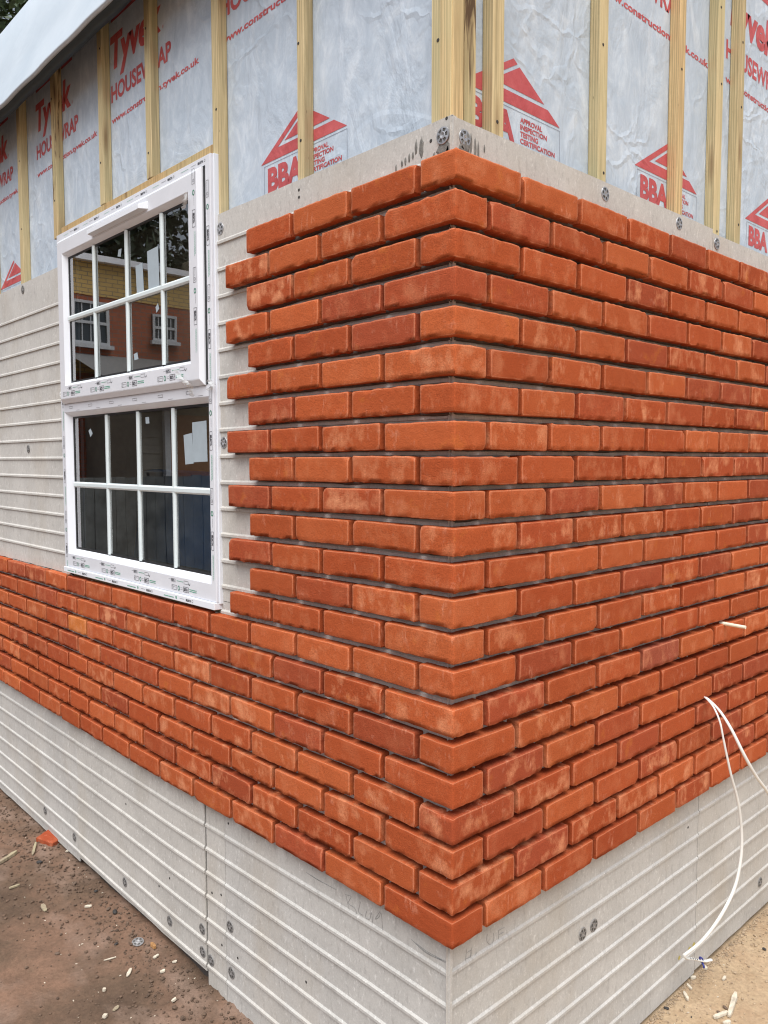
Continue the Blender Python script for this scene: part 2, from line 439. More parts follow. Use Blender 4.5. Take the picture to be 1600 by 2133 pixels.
# ------------------------------------------------------------------ backing boards with a small ledge under every course
def board(side, a, b, z0, z1, off, name_mat, flush_top=.012, nose=0.0045, edge=.004, ridges=True):
    """side L: plane y=off, runs in x; side R: plane x=-off, runs in y"""
    rows = [(z0, 0.)]
    if ridges:
        k = 40
        while k > -4:
            zr = -(k)*H          # top of course k+1; ledge sits just above it
            k -= 1
            if zr+.002 < z0+.012 or zr+.014 > min(z1, .016): continue
            rows += [(zr+.0015, 0.), (zr+.0015, nose), (zr+.0085, nose), (zr+.0135, 0.)]
    rows.append((z1, 0.))
    n = max(2, int((b-a)/.05))
    cols = [a + (b-a)*i/n for i in range(n+1)]
    T = .0045
    mb = MB(); rnd = random.Random(int(a*1000)+int(z0*1000))
    for i, c in enumerate(cols):
        for j, (z, p) in enumerate(rows):
            dz = 0
            if j == 0: dz = .004*nz(c*9, z*3, 5.)+.002*nz(c*40, 1, 1)
            if j == len(rows)-1: dz = .0012*nz(c*12, z*3, 5.)
            d = off - p + (.0005*nz(c*40, z*50, 2) if p else 0)
            Z = wz(c if side == 'L' else 1, z+dz)
            if side == 'L': mb.v.append((c, d, Z))
            else: mb.v.append((-d, c, Z))
        # back
        zt, zb = rows[-1][0], rows[0][0]
        for z, dz in ((zb, .004*nz(c*9, zb*3, 5.)+.002*nz(c*40, 1, 1)), (zt, .0012*nz(c*12, zt*3, 5.))):
            Z = wz(c if side == 'L' else 1, z+dz)
            mb.v.append((c, off+T, Z) if side == 'L' else (-(off+T), c, Z))
    nr = len(rows)+2
    for i in range(n):
        A = i*nr; B = (i+1)*nr
        for j in range(len(rows)-1):
            mb.f.append((A+j, B+j, B+j+1, A+j+1))
        mb.f.append((A+nr-2, B+nr-2, B, A)); mb.f.append((A+nr-3, B+nr-3, B+nr-1, A+nr-1))
        mb.f.append((B+nr-2, A+nr-2, A+nr-1, B+nr-1))
    mb.f.append(tuple([j for j in range(nr-2)]+[nr-1, nr-2])); e = n*nr
    mb.f.append(tuple([e+j for j in range(nr-2)]+[e+nr-1, e+nr-2])[::-1])
    return mb.build('backing_board', M[name_mat], house)
BL = []
cb = board('L', -.966, -.0370, -2.34, -1.045, DL, 'board'); BL.append(cb)
board('L', -1.080, -.9685, -2.305, -1.083, DL+.0005, 'board_warm')
bw = board('L', -2.112, -1.0875, -2.255, -1.083, DL-.001, 'board_warm')
board('L', -4.2, -2.1145, -2.275, -1.083, DL+.001, 'board')
ub = board('L', -.966, -.0370, -1.0435, .088, DL, 'board_pale')
lb = board('L', -4.2, -2.138, -1.080, .150, DL+.001, 'board_pale')
rb = board('R', .0290, 1.2275, -2.315, -1.045, DR, 'board')
rb2 = board('R', 1.2315, 3.1, -2.307, -1.045, DR+.0005, 'board_warm')
ru = board('R', .0290, 1.2275, -1.0435, .086, DR, 'board_pale')
board('R', 1.2310, 3.1, -1.0435, .074, DR, 'board_pale')
# plain corner bead where the two boards meet
MB().box(-.0369, -.0363, .0213, .0288, -2.33, .084).build('corner_bead', M['board_pale'], house)
MB().box(-.0362, -.0310, .0275, .0360, -2.33, .084).build('corner_bead', M['board_pale'], house)

# perforated fixing washers and screws
def washer_mesh(r=.018):
    mb = MB(); n = 48; t = .0012; holes = 6
    def pt(rr, th, y): return (rr*math.cos(th), y, rr*math.sin(th))
    rings = [(.35*r, -.0022), (.45*r, -.0016), (.80*r, -.0012), (.97*r, -.0010), (r, 0.)]
    vs = []
    for rr, y in rings:
        for k in range(n): vs.append(pt(rr, 2*math.pi*k/n, y))
    fs = []
    for a in range(len(rings)-1):
        for k in range(n):
            k2 = (k+1) % n
            if a == 1 and (k % 8) in (1, 2, 3, 4, 5): continue   # the punched holes
            fs.append((a*n+k, a*n+k2, (a+1)*n+k2, (a+1)*n+k))
    vs.append((0, -.0004, 0)); c = len(vs)-1
    for k in range(n): fs.append((k, c, (k+1) % n))
    mb.add(vs, fs)
    nf = len(mb.f); mb.add([pt(.84*r, 2*math.pi*k/n, -.0005) for k in range(n)], [tuple(range(n))])
    me = bpy.data.meshes.new('fixing_washer'); me.from_pydata(mb.v, [], mb.f); me.materials.append(M['steel_dull']); me.materials.append(plain('recess', (.09,.088,.082), .9)); me.polygons[nf].material_index = 1
    return me
WM = washer_mesh(); WMs = WM.copy(); WMs.materials[0] = M['steel']
HOLE = MB(); n = 24; HOLE.add([(.0155*math.cos(2*math.pi*k/n), -.0003, .0155*math.sin(2*math.pi*k/n)) for k in range(n)], [tuple(range(n))])
def put(me, name, side, u, z, off, parent, tilt=0):
    o = bpy.data.objects.new(name, me); C.objects.link(o); o.parent = parent
    o.rotation_euler = (0, tilt, 0) if side == 'L' else (0, tilt, R_(90))
    w = Vector((u, off, z)) if side == 'L' else Vector((-off, u, z))
    p = parent; t = Vector((0,0,0))
    while p is not None: t += p.location; p = p.parent
    o.location = w - t
    return o
HM = bpy.data.meshes.new('washer_recess'); HM.from_pydata(HOLE.v, [], HOLE.f); HM.materials.append(M['dark'])
def washer(side, u, z, off, parent, bright=False):
    o = put(WMs if bright else WM, 'fixing_washer', side, u, z, off-.0006, parent, random.uniform(0, 3))
for u, z in [(-2.499,-2.208),(-2.165,-2.213)]: washer('L', u, z, DL, bpy.data.objects['backing_board.003'])
for u, z in [(-1.682,-2.216),(-1.333,-2.215),(-1.112,-2.145),(-1.112,-2.222)]: washer('L', u, z, DL-.001, bw)
for u, z in [(-1.062,-2.228)]: washer('L', u, z, DL, bpy.data.objects['backing_board.001'])
for u, z in [(-.944,-2.063),(-.94,-2.210)]: washer('L', u, z, DL, cb)
for u, z in [(-.945,.045),(-.942,-.576)]: washer('L', u, z, DL, ub, True)
for u, z in [(-2.585,.125),(-2.575,-.576),(-2.165,-.585)]: washer('L', u, z, DL, lb)
washer('L', -.061, .052, DL-.002, ub, True)
for u, z in [(.563,-1.903),(.618,-1.901)]: washer('R', u, z, DR, rb)
washer('R', 1.748, -2.20, DR, rb2)
for u, z in [(.614,.056),(1.011,.060),(.068,.050)]: washer('R', u, z, DR, ru, True)
washer('R', 1.255, .046, DR-.001, ru, True)
SM = bpy.data.meshes.new('screw_head'); sv = [(.0035*math.cos(k*math.pi/4), -.0008, .0035*math.sin(k*math.pi/4)) for k in range(8)] + [(.0042*math.cos(k*math.pi/4), 0, .0042*math.sin(k*math.pi/4)) for k in range(8)]
SM.from_pydata(sv, [], [tuple(range(8))]+[(8+k, 8+(k+1) % 8, (k+1) % 8, k) for k in range(8)]); SM.materials.append(M['stone_dark'])
for u, z in [(-1.659,-1.906),(-1.328,-2.061),(-1.407,-2.121)]: put(SM, 'screw_head', 'L', u, z, DL-.001, bw)
for u, z in [(-1.05,-1.999),(-.995,-1.983),(-.995,-2.146)]: put(SM, 'screw_head', 'L', u, z, DL, bpy.data.objects['backing_board.001'])
for u, z in [(-.904,-2.145),(-.947,-1.737),(-.14,-2.02),(-.56,-2.05)]: put(SM, 'screw_head', 'L', u, z, DL, cb)
for u, z in [(-.565,.063),(-.565,.045),(-.098,.052)]: put(SM, 'screw_head', 'L', u, z, DL, ub)
for u, z in [(.032,-1.96),(.4,-2.1),(1.16,-1.80)]: put(SM, 'screw_head', 'R', u, z, DR, rb)

# dried adhesive dabs at the top of the corner
mb = MB()
def dab(side, u, z, w, h, th=.0016):
    n = 14; off = (DL if side == 'L' else DR)
    pts = []
    for k in range(n):
        a = 2*math.pi*k/n; r = 1+.35*nz(u*90+k*.9, z*90, 3)
        pts.append((u+w*r*math.cos(a)*abs(math.cos(a))**.3, z+h*r*math.sin(a)))
    b0 = len(mb.v)
    for d in (0, th):
        for (p, q) in pts:
            s = 1 if d == 0 else .7
            P = (u+(p-u)*s, z+(q-z)*s)
            mb.v.append((P[0], off-d-.0002, P[1]) if side == 'L' else (-(off-d-.0002), P[0], P[1]))
    mb.f.append(tuple(b0+n+k for k in range(n)))
    for k in range(n): mb.f.append((b0+k, b0+(k+1) % n, b0+n+(k+1) % n, b0+n+k))
for a in [(-.126,.045,.007,.022),(-.142,.050,.004,.016),(-.152,.036,.003,.009),(-.163,.034,.003,.010),(-.175,.030,.003,.009),(-.186,.028,.003,.008),(-.205,.022,.002,.010),(-.060,.024,.021,.017),(-.045,.020,.010,.012),(-.088,.016,.004,.009),(-.205,.006,.010,.008),(-.172,.010,.005,.005),(-.150,.008,.004,.004),(-.190,.004,.004,.005),(-.112,.012,.003,.008)]: dab('L', *a)
mb.build('adhesive_smear', M['adhesive'], ub); mb = MB()
for a in [(.088,.045,.004,.022),(.102,.036,.004,.026),(.112,.030,.003,.024),(.085,.018,.005,.010),(.058,.024,.009,.013),(.068,.035,.017,.017),(.075,.055,.010,.010),(.132,.045,.002,.009)]: dab('R', *a)
mb.build('adhesive_smear', M['adhesive'], ru)

# pencil writing under the bricks
mb = MB()
def scrib(side, pts):
    off = (DL if side == 'L' else DR)-.0009
    P = [(u, off, z) if side == 'L' else (-off, u, z) for u, z in pts]
    tube(mb, spline(P, 5), .00034, 4)
def W(px, py): p = bp(1, DL, 480+px*.3875, 1480+py*.3875); return (p.x, p.z)
def WR(px, py): p = bp(0, -DR, 480+px*.3875, 1480+py*.3875); return (p.y, p.z)
for st in [[(620,985),(645,1095)],[(622,990),(650,1000),(635,1035),(668,1060),(678,1090),(650,1092)],[(700,1030),(690,1080),(715,1100)],[(735,1075),(728,1110),(750,1120),(760,1085),(770,1160),(790,1178)],[(805,1080),(780,1120),(800,1110),(812,1090),(822,1190),(838,1200)],[(410,870),(450,895),(500,925),(570,962)],[(430,885),(480,915),(520,935)]]:
    scrib('L', [W(*p) for p in st])
mb.build('pencil_scribble', M['pencil'], cb); mb = MB()
for st in [[(975,1230),(1030,1280),(1090,1320),(1165,1350)],[(985,1240),(1050,1300),(1120,1335),(1165,1358)],[(1000,1250),(1060,1295),(1150,1345)]]:
    scrib('L', [W(*p) for p in st])
mb.build('pencil_writing', M['pencil'], cb)
mb = MB()
for st in [[(1270,1280),(1258,1370)],[(1272,1300),(1292,1290),(1290,1320),(1265,1335)],[(1298,1268),(1290,1330),(1325,1300)],[(1380,1200),(1378,1240),(1400,1258),(1415,1225),(1412,1195)],[(1440,1180),(1442,1232),(1475,1215)],[(1440,1182),(1472,1165)],[(1442,1205),(1468,1190)]]:
    scrib('R', [WR(*p) for p in st])
mb.build('pencil_writing', M['pencil'], rb)

# ------------------------------------------------------------------ timber battens
FY = .0342; BK = .0655          # batten front / back on the left wall
FX = .0422; BKX = .0735         # the same on the right wall
def batten(side, a, b, z0, z1, mat='wood', f=0, lab=None, lean=0):
    mb = MB(); n = 6
    f0 = (FY if side == 'L' else FX)+f; b0 = (BK if side == 'L' else BKX)
    for i in range(n+1):
        z = z0+(z1-z0)*i/n; q = .0012*nz(z*2.1, a*9, 1)+lean*(i/n)
        for (u, d) in ((a+q, f0), (b+q, f0), (b+q, b0), (a+q, b0)):
            mb.v.append((u, d, z) if side == 'L' else (-d, u, z))
    for i in range(n):
        for k in range(4):
            k2 = (k+1) % 4
            q = (i*4+k, i*4+k2, (i+1)*4+k2, (i+1)*4+k)
            mb.f.append(q if side == 'L' else q)
    mb.f.append((3,2,1,0)); e = n*4; mb.f.append((e, e+1, e+2, e+3))
    o = mb.build('batten', M[mat], house, bevel=.0018)
    if lab: o['label'] = lab
    return o
TOPZ = .965
batten('L', -3.45, -3.41, -.5, TOPZ)
batten('L', -3.02, -2.985, -.5, TOPZ)
batten('L', -2.622, -2.582, -.5, TOPZ)
batten('L', -2.224, -2.184, .270, TOPZ, 'wood_waney', lab='rough batten with dark waney bark streaks')
batten('L', -1.775, -1.737, .302, TOPZ)
batten('L', -1.408, -1.370, .302, TOPZ)
batten('L', -.990, -.954, -.9, 1.0)
batten('L', -.577, -.548, -.9, 1.0)
batten('L', -.103, -.068, -.9, 1.0)
batten('L', -.0665, -.0375, -2.2, 1.0, 'wood_orange', f=-.0005)
for a, b in ((-2.145,-1.741),(-1.7395,-1.374),(-1.3725,-.993)): MB().box(a, b, FY, BK, .262, .300).build('window_header', M['wood_header'], house, bevel=.0015)
batten('R', .0300, .0655, -2.2, 1.15, 'wood_orange', f=.0)
batten('R', .0670, .0775, -.9, 1.15, 'bark_edge', f=.012, lab='dark bark edge beside the corner batten')
batten('R', .0780, .1150, -.9, 1.15, 'wood_waney', f=.004, lab='grooved rough corner batten set back from its neighbour')
for a, b, zz in [(.166,.205,0),(.588,.626,0),(1.000,1.038,0),(1.244,1.286,0),(1.398,1.436,0),(1.86,1.9,0),(2.3,2.34,0),(2.75,2.79,0)]:
    batten('R', a, b, -.9, 1.25, 'wood_orange' if a in (1.000,) else 'wood')

# nail heads in the battens
NM = SM.copy(); rn = random.Random(12)
for o_ in [c for c in house.children if c.name.startswith('batten')]:
    vs_ = [v.co for v in o_.data.vertices]; mx_ = max(v.x for v in vs_); mn_ = min(v.x for v in vs_); my_ = max(v.y for v in vs_); ny_ = min(v.y for v in vs_)
    left = ny_ < .045 and (mx_-mn_) < .06 and my_ < .08 and mx_ < -.03
    for zq in (.17, .45, .76):
        zq += rn.uniform(-.09, .09)
        if left and ny_ < .04: put(NM, 'nail_head', 'L', (mx_+mn_)/2+rn.uniform(-.008,.008), zq, ny_-.0002, house)
        elif not left: put(NM, 'nail_head', 'R', (my_+ny_)/2+rn.uniform(-.008,.008), zq, -mx_-.0002, house)

# ------------------------------------------------------------------ house wrap with its print
def text_poly(body, bold=0.0, shear=0.0):
    cu = bpy.data.curves.new('t', 'FONT'); cu.body = body; cu.size = 1; cu.offset = bold; cu.shear = shear; cu.resolution_u = 3
    ob = bpy.data.objects.new('t', cu); C.objects.link(ob)
    dg = bpy.context.evaluated_depsgraph_get(); me = ob.evaluated_get(dg).to_mesh()
    vs = [(v.co.x, v.co.y) for v in me.vertices]; fs = [tuple(p.vertices) for p in me.polygons]
    ob.evaluated_get(dg).to_mesh_clear(); bpy.data.objects.remove(ob); bpy.data.curves.remove(cu)
    return vs, fs
def place_text(mb, side, off, body, u0, z0, width, cap, bold=.0, shear=.0, capref=.70, rot=0, flip=False):
    vs, fs = text_poly(body, bold, shear)
    x0 = min(v[0] for v in vs); x1 = max(v[0] for v in vs)
    k = width/(x1-x0); kz = cap/capref
    out = []
    for x, y in vs:
        u = (x-x0)*k; w = y*kz
        if rot: u, w = (-w, u) if rot > 0 else (w, -u)
        u += u0; w += z0
        out.append((u, off, w) if side == 'L' else (-off, u, w))
    mb.add(out, fs)
def poly(mb, side, off, pts):
    mb.add([(u, off, z) if side == 'L' else (-off, u, z) for u, z in pts], [tuple(range(len(pts)))])
def rline(mb, side, off, p, q, w):
    dx, dz = q[0]-p[0], q[1]-p[1]; l = math.hypot(dx, dz) or 1; nx, nz_ = -dz/l*w/2, dx/l*w/2
    poly(mb, side, off, [(p[0]-nx, p[1]-nz_), (q[0]-nx, q[1]-nz_), (q[0]+nx, q[1]+nz_), (p[0]+nx, p[1]+nz_)])
def bba(mb, ml, mc, md, side, off, u0, zb=.190):
    w, h = .370, .106
    def P(a, b): return (u0+a*w, zb+b*h)
    # L-shaped band along the left slope and the base
    def right(y): return 1-.5*y           # x on the right slope at height y
    V = (.215, .27); st = .055
    # line parallel to the left slope through V: x = V0 + (y-V1)*.5 ; meets right slope
    y1 = (1-V[0]+.5*V[1]); Q1 = (right(y1), y1)
    poly(mb, side, off, [P(0,0), P(V[0],V[1]), P(*Q1), P(.5,1)])
    poly(mb, side, off, [P(0,0), P(1,0), P(right(V[1]),V[1]), P(*V)])
    V2 = (V[0]+.085, V[1]+.085); y3 = (1-V2[0]+.5*V2[1]); Q3 = (right(y3), y3)
    poly(mb, side, off, [P(*V2), P(right(V2[1]), V2[1]), P(*Q3)])
    for a, b in (((.04,-.07),(1.0,-.07)), ((.04,-.07),(.04,-1.05)), ((1.0,-.07),(1.0,-1.05))): rline(ml, side, off, P(*a), P(*b), .0012)
    place_text(mc, side, off, 'BBA', u0+.032, zb-.079, .160, .060, bold=.05)
    for i, t in enumerate(('APPROVAL', 'INSPECTION', 'TESTING', 'CERTIFICATION')):
        place_text(md, side, off, t, u0+.212, zb-.029-i*.0158, [.086,.105,.070,.138][i], .0112, bold=.034)
def tyvek(par, side, off, u0):
    def one(name, *a, **k):
        m = MB(); place_text(m, side, off, *a, **k); return m.build(name, M['ink'], par)
    one('brand_lettering', 'Tyvek', u0, .775, .382, .108, bold=.042, shear=.12)
    one('registered_mark', '\u00ae', u0+.388, .772, .010, .010)
    one('wrap_lettering', 'HOUSEWRAP', u0, .661, .445, .056, bold=.032)
    one('web_address', 'www.construction.tyvek.co.uk', u0, .586, .617, .020, bold=.030)
    m = MB(); poly(m, side, off, [(u0+.01,.935),(u0+.40,.935),(u0+.40,.975),(u0+.01,.975)]); m.build('red_bar', M['ink'], par)
WY = .066; WX = .074
wl = MB()
def sheet(mb, side, a, b, z0, z1, off, n=40, m=20):
    b0 = len(mb.v)
    for i in range(n+1):
        for j in range(m+1):
            u = a+(b-a)*i/n; z = z0+(z1-z0)*j/m
            mb.v.append((u, off, z) if side == 'L' else (-off, u, z))
    for i in range(n):
        for j in range(m):
            p = b0+i*(m+1)+j; mb.f.append((p, p+m+1, p+m+2, p+1))
sheet(wl, 'L', -4.2, -2.12, .10, 1.02, WY); sheet(wl, 'L', -2.12, -.98, .268, 1.02, WY, 20, 12); sheet(wl, 'L', -.98, -.0745, .05, 1.02, WY, 20, 20) 
WL = wl.build('house_wrap', M['wrap'], house, smooth=True); WL['label'] = 'pale blue grey wrap with red print on the wall with the window'
wr = MB(); sheet(wr, 'R', .0665, 3.1, .0, 1.4, WX)
WR_ = wr.build('house_wrap', M['wrap'], house, smooth=True); WR_['label'] = 'pale blue grey wrap with red print on the right hand wall'
# a curved cut edge in the left sheet
mb = MB()
cur = spline([(-.41,.135),(-.38,.17),(-.31,.187),(-.238,.172),(-.18,.148),(-.12,.118)], 8)
for i in range(len(cur)-1):
    a, b = cur[i], cur[i+1]
    b0 = len(mb.v)
    mb.v += [(a.x, WY-.0006, a.y), (b.x, WY-.0006, b.y), (b.x+.004, WY-.0014, b.y-.012), (a.x+.004, WY-.0014, a.y-.012)]
    mb.f.append((b0+3, b0+2, b0+1, b0))
mb.v += []
for i in range(len(cur)-1):
    a, b = cur[i], cur[i+1]; b0 = len(mb.v)
    mb.v += [(a.x+.004, WY-.0014, a.y-.012), (b.x+.004, WY-.0014, b.y-.012), (b.x+.008, WY-.0006, .02), (a.x+.008, WY-.0006, .02)]
    mb.f.append((b0+3, b0+2, b0+1, b0))
mb.build('wrap_flap', M['wrap'], WL, smooth=True)
for side, par, off, us, ub_ in (('L', WL, WY-.0007, (-3.96, -3.218, -2.474, -1.730, -.985, -.24), (-3.73, -2.99, -.787)), ('R', WR_, WX-.0007, (.628, 1.368, 2.10), (.093, .820, 1.543, 2.27))):
    for u in us:
        tyvek(par, side, off, u)
    for u in ub_:
        a, b, c_, d_ = MB(), MB(), MB(), MB(); bba(a, b, c_, d_, side, off, u); a.build('triangle_logo', M['ink'], par); b.build('logo_outline', M['inkline'], par); c_.build('logo_lettering', M['ink'], par); d_.build('certification_lettering', M['ink'], par)

# ------------------------------------------------------------------ solid walls behind, room inside, roof edge
def inner_box(a): return MB().box(*a)
mb = MB()
for a in [(-4.2,-2.125,.080,.20,-2.30,1.0), (-.975,-.09,.080,.20,-2.30,1.0), (-2.125,-.975,.080,.20,-2.30,-1.05), (-2.125,-.975,.080,.20,.24,1.0)]: mb.box(*a)
mb.box(-.20, -.085, .0801, 3.6, -2.29, 1.25)
mb.box(-4.2, -.201, 3.5, 3.6, -2.29, 1.0); mb.box(-4.3, -4.2, .0801, 3.6, -2.29, 1.9)
inner = mb.build('wall_frame', plain('sheathing', (.16,.12,.08), .9), house)
MB().box(-2.14, -.96, .046, .0655, -1.10, -1.055).build('cill_packer', M['wood_grey'], house)
MB().box(-4.2, -.2, .2, 3.5, -1.98, -1.93).build('room_floor', plain('chipboard_floor', (.20,.15,.10), .8), house)
MB().box(-4.2, -.2, .2, 1.7, .80, .84).build('room_ceiling', plain('room_ceiling', (.25,.24,.22), .9), house)  # stops short of the far wall, an added opening for daylight
MB().box(-4.199, -.201, 3.2, 3.24, -1.93, .80).build('room_wall', plain('room_wall', (.42,.42,.38), .9), house)
# footing below the boards, coloured dark to stand for the shadow gap
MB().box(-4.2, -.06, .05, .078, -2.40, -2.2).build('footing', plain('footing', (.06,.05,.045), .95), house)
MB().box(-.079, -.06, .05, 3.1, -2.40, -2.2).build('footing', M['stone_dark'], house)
# fascia wrapped in white membrane
mb = MB(); n = 90
x0, x1 = -4.5, .12
zt = bp(1, .06, 0, 75).z
def hem(x): return .0035*nz(x*7, 0, 3)+.002*math.sin(x*19+2*nz(x*2, 1, 1))
for i in range(n+1):
    x = x0+(x1-x0)*i/n; wv = hem(x)
    for k, (y, z) in enumerate(((-.060, .846), (-.074, .826+wv), (-.090, .829+wv), (-.091, .834+wv), (-.088, .842+wv), (-.050, .95), (-.012, 1.05), (.050, zt-.008), (.055, zt-.003), (.06, zt), (.068, zt+.0015), (.5, zt+.03), (1.5, zt+.12))):  # roof sheet ends early so daylight from above reaches the room
        mb.v.append((x, y+(.0025*nz(x*2.2, z*3, 1) if 4 < k < 7 else 0), z))
k = 13
for i in range(n):
    for j in range(k-1): mb.f.append((i*k+j, i*k+j+1, (i+1)*k+j+1, (i+1)*k+j)[::-1])
roof = mb.build('eaves_membrane', M['membrane'], house, smooth=True); roof['label'] = 'white membrane draped over the eaves'
mb = MB(); n = 120  # lip and soffit under the eaves, near-black colour stands for their shadow
for i in range(n+1):
    x = x0+(x1-x0)*i/n
    wv = hem(x)
    for (y, z) in ((-.078, .850+wv), (-.0775, .812+wv*1.1), (-.050, .806+wv), (-.046, .90), (-.040, .975), (.09, .985)): mb.v.append((x, y, z))
k = 6
for i in range(n):
    for j in range(k-1): mb.f.append((i*k+j, i*k+j+1, (i+1)*k+j+1, (i+1)*k+j)[::-1])
mb.build('soffit_underside', M['soffit_shade'], house, smooth=True)

# ------------------------------------------------------------------ the window
win = empty('window', (-1.55, .03, -1.075), 'white two light window still in printed protective film', None, parent=None)
win.parent = house; win.location = Vector((-1.55, .03, -1.075)) - house.location
del win['label']; win['label'] = 'white window still in printed protective film'
def loft(mb, rings):
    """rings: (x0,x1,z0,z1,y) rectangles joined in order"""
    b = len(mb.v)
    for (xa, xb, za, zb, y) in rings: mb.v += [(xa,y,za),(xb,y,za),(xb,y,zb),(xa,y,zb)]
    for i in range(len(rings)-1):
        for k in range(4):
            k2 = (k+1) % 4
            mb.f.append((b+i*4+k, b+i*4+k2, b+(i+1)*4+k2, b+(i+1)*4+k))
    return mb
WX0, WX1, WZ0, WZ1, TZ = -2.135, -.966, -1.078, .262, -.404
fy = .010
mb = MB()
# outer case: top half ring and bottom half ring share the transom
loft(mb, [(WX0,WX1,TZ,WZ1,.075), (WX0,WX1,TZ,WZ1,fy+.002), (WX0+.002,WX1-.002,TZ,WZ1-.002,fy), (WX0+.045,WX1-.045,TZ+.010,WZ1-.042,fy), (WX0+.050,WX1-.050,TZ+.012,WZ1-.048,.06)])
loft(mb, [(WX0,WX1,-1.056,TZ-.0005,.075), (WX0,WX1,-1.056,TZ-.0005,fy+.002), (WX0+.002,WX1-.002,-1.054,TZ-.0005,fy), (-2.100,-.992,-1.003,-.437,fy), (-2.098,-.994,-1.001,-.439,fy+.002), (-2.078,-1.012,-.984,-.454,.034), (-2.078,-1.012,-.984,-.454,.075)])
frame = mb.build('frame', M['film'], win)
mb = MB(); mb.box(WX0+.004, WX1-.0, .002, .072, WZ0, -1.0565)
mb.build('sill_strip', M['pvc'], win, bevel=.0015)
mb = MB(); loft(mb, [(-2.0985,-.9935,-1.0015,-.4385,fy+.0005), (-2.0775,-1.0125,-.9835,-.4545,.0335)])
mb.build('glazing_bead', M['pvc'], win)
mb = MB(); loft(mb, [(-2.079,-1.011,-.985,-.453,.0345), (-2.070,-1.020,-.976,-.462,.0345), (-2.070,-1.020,-.976,-.462,.060)])
mb.build('gasket', M['gasket'], win)
# a thin outer flange beside the frame on the right
MB().box(-.9655, -.9585, .0185, .06, -1.06, .262).build('side_trim', M['pvc'], win, bevel=.001)
# opening sash, proud of the frame
mb = MB()
SX0, SX1, SZ0, SZ1 = -2.098, -1.004, -.4035, .232
loft(mb, [(SX0,SX1,SZ0,SZ1,.009), (SX0,SX1,SZ0,SZ1,.0045), (SX0+.011,SX1-.0085,SZ0+.016,SZ1-.011,-.0075), (SX0+.013,SX1-.0105,SZ0+.019,SZ1-.014,-.0085)])
rim = mb.build('sash', M['pvc'], win)
mb = MB()
loft(mb, [(SX0+.013,SX1-.0105,SZ0+.019,SZ1-.014,-.0085), (-2.039,-1.063,-.337,.171,-.0085)])
mb.build('sash_film', M['film'], win)
mb = MB()
loft(mb, [(-2.039,-1.063,-.337,.171,-.0085), (-2.0375,-1.0645,-.3355,.1695,-.0075), (-2.025,-1.078,-.325,.158,.010), (-2.025,-1.078,-.325,.158,.05)])
mb.build('glazing_bead', M['pvc'], win)
mb = MB(); loft(mb, [(-2.026,-1.077,-.326,.159,.0105), (-2.018,-1.085,-.318,.151,.0105), (-2.018,-1.085,-.318,.151,.04)])
mb.build('gasket', M['gasket'], win)
mb = MB(); loft(mb, [(WX0+.034,WX1-.027,TZ+.002,WZ1-.028,.0094), (SX0+.001,SX1-.001,SZ0+.001,SZ1-.001,.0094)])
mb.build('gasket', M['gasket'], win)
# glass
def glass_mat():
    m = bpy.data.materials.new('window_glass'); m.use_nodes = True; nt = m.node_tree; N = nt.nodes; N.remove(N['Principled BSDF'])
    out = N['Material Output']; tr = N.new('ShaderNodeBsdfTransparent'); tr.inputs[0].default_value = (.74,.80,.79,1)
    gl = N.new('ShaderNodeBsdfGlossy'); gl.inputs['Roughness'].default_value = 0.004; gl.inputs[0].default_value = (1,1,1,1)
    fr = N.new('ShaderNodeFresnel'); fr.inputs['IOR'].default_value = 1.52
    mu = N.new('ShaderNodeMath'); mu.operation = 'MULTIPLY'; mu.inputs[1].default_value = 2.6; mu.use_clamp = True
    tc = N.new('ShaderNodeTexCoord'); no = N.new('ShaderNodeTexNoise'); no.inputs['Scale'].default_value = 3.; no.inputs['Detail'].default_value = 1
    bu = N.new('ShaderNodeBump'); bu.inputs['Strength'].default_value = .05; bu.inputs['Distance'].default_value = .006
    L = nt.links; L.new(tc.outputs['Object'], no.inputs['Vector']); L.new(no.outputs[0], bu.inputs['Height']); L.new(bu.outputs[0], gl.inputs['Normal'])
    mx = N.new('ShaderNodeMixShader'); L.new(fr.outputs[0], mu.inputs[0]); L.new(mu.outputs[0], mx.inputs[0]); L.new(tr.outputs[0], mx.inputs[1]); L.new(gl.outputs[0], mx.inputs[2]); L.new(mx.outputs[0], out.inputs[0])
    return m
M['glass'] = glass_mat()
def pane(x0, x1, z0, z1, y):
    mb = MB(); mb.add([(x0,y,z0),(x1,y,z0),(x1,y,z1),(x0,y,z1)], [(0,1,2,3)]); return mb.build('pane', M['glass'], win)
pane(-2.020,-1.083,-.320,.153,.013); pane(-2.072,-1.018,-.978,-.460,.037)
def bar(x0, x1, z0, z1, y):
    mb = MB()
    if x1-x0 < z1-z0:
        c = .0055; vs = [(x0,y+.008),(x0,y+.004),(x0+c,y),(x1-c,y),(x1,y+.004),(x1,y+.008)]
        n = len(vs)
        mb.v += [(a,b,z0) for a,b in vs]+[(a,b,z1) for a,b in vs]; mb.f += [(i,(i+1)%n,n+(i+1)%n,n+i) for i in range(n)]
    else:
        c = .0055; vs = [(z0,y+.008),(z0,y+.004),(z0+c,y),(z1-c,y),(z1,y+.004),(z1,y+.008)]
        n = len(vs)
        mb.v += [(x0,b,a) for a,b in vs]+[(x1,b,a) for a,b in vs]; mb.f += [(n+i,n+(i+1)%n,(i+1)%n,i) for i in range(n)]
    return mb.build('glazing_bar', M['bar'], win)
for q in (370, 638, 930): x = bp(1, .004, 100+q*.2532, 320+1000*.2532).x; bar(x-.0095, x+.0095, -.322, .155, .004)
bar(-2.022, -1.081, -.089, -.068, .003)
for q in (485, 745, 1038): x = bp(1, .029, 100+q*.25, 780+700*.25).x; bar(x-.0095, x+.0095, -.980, -.459, .029)
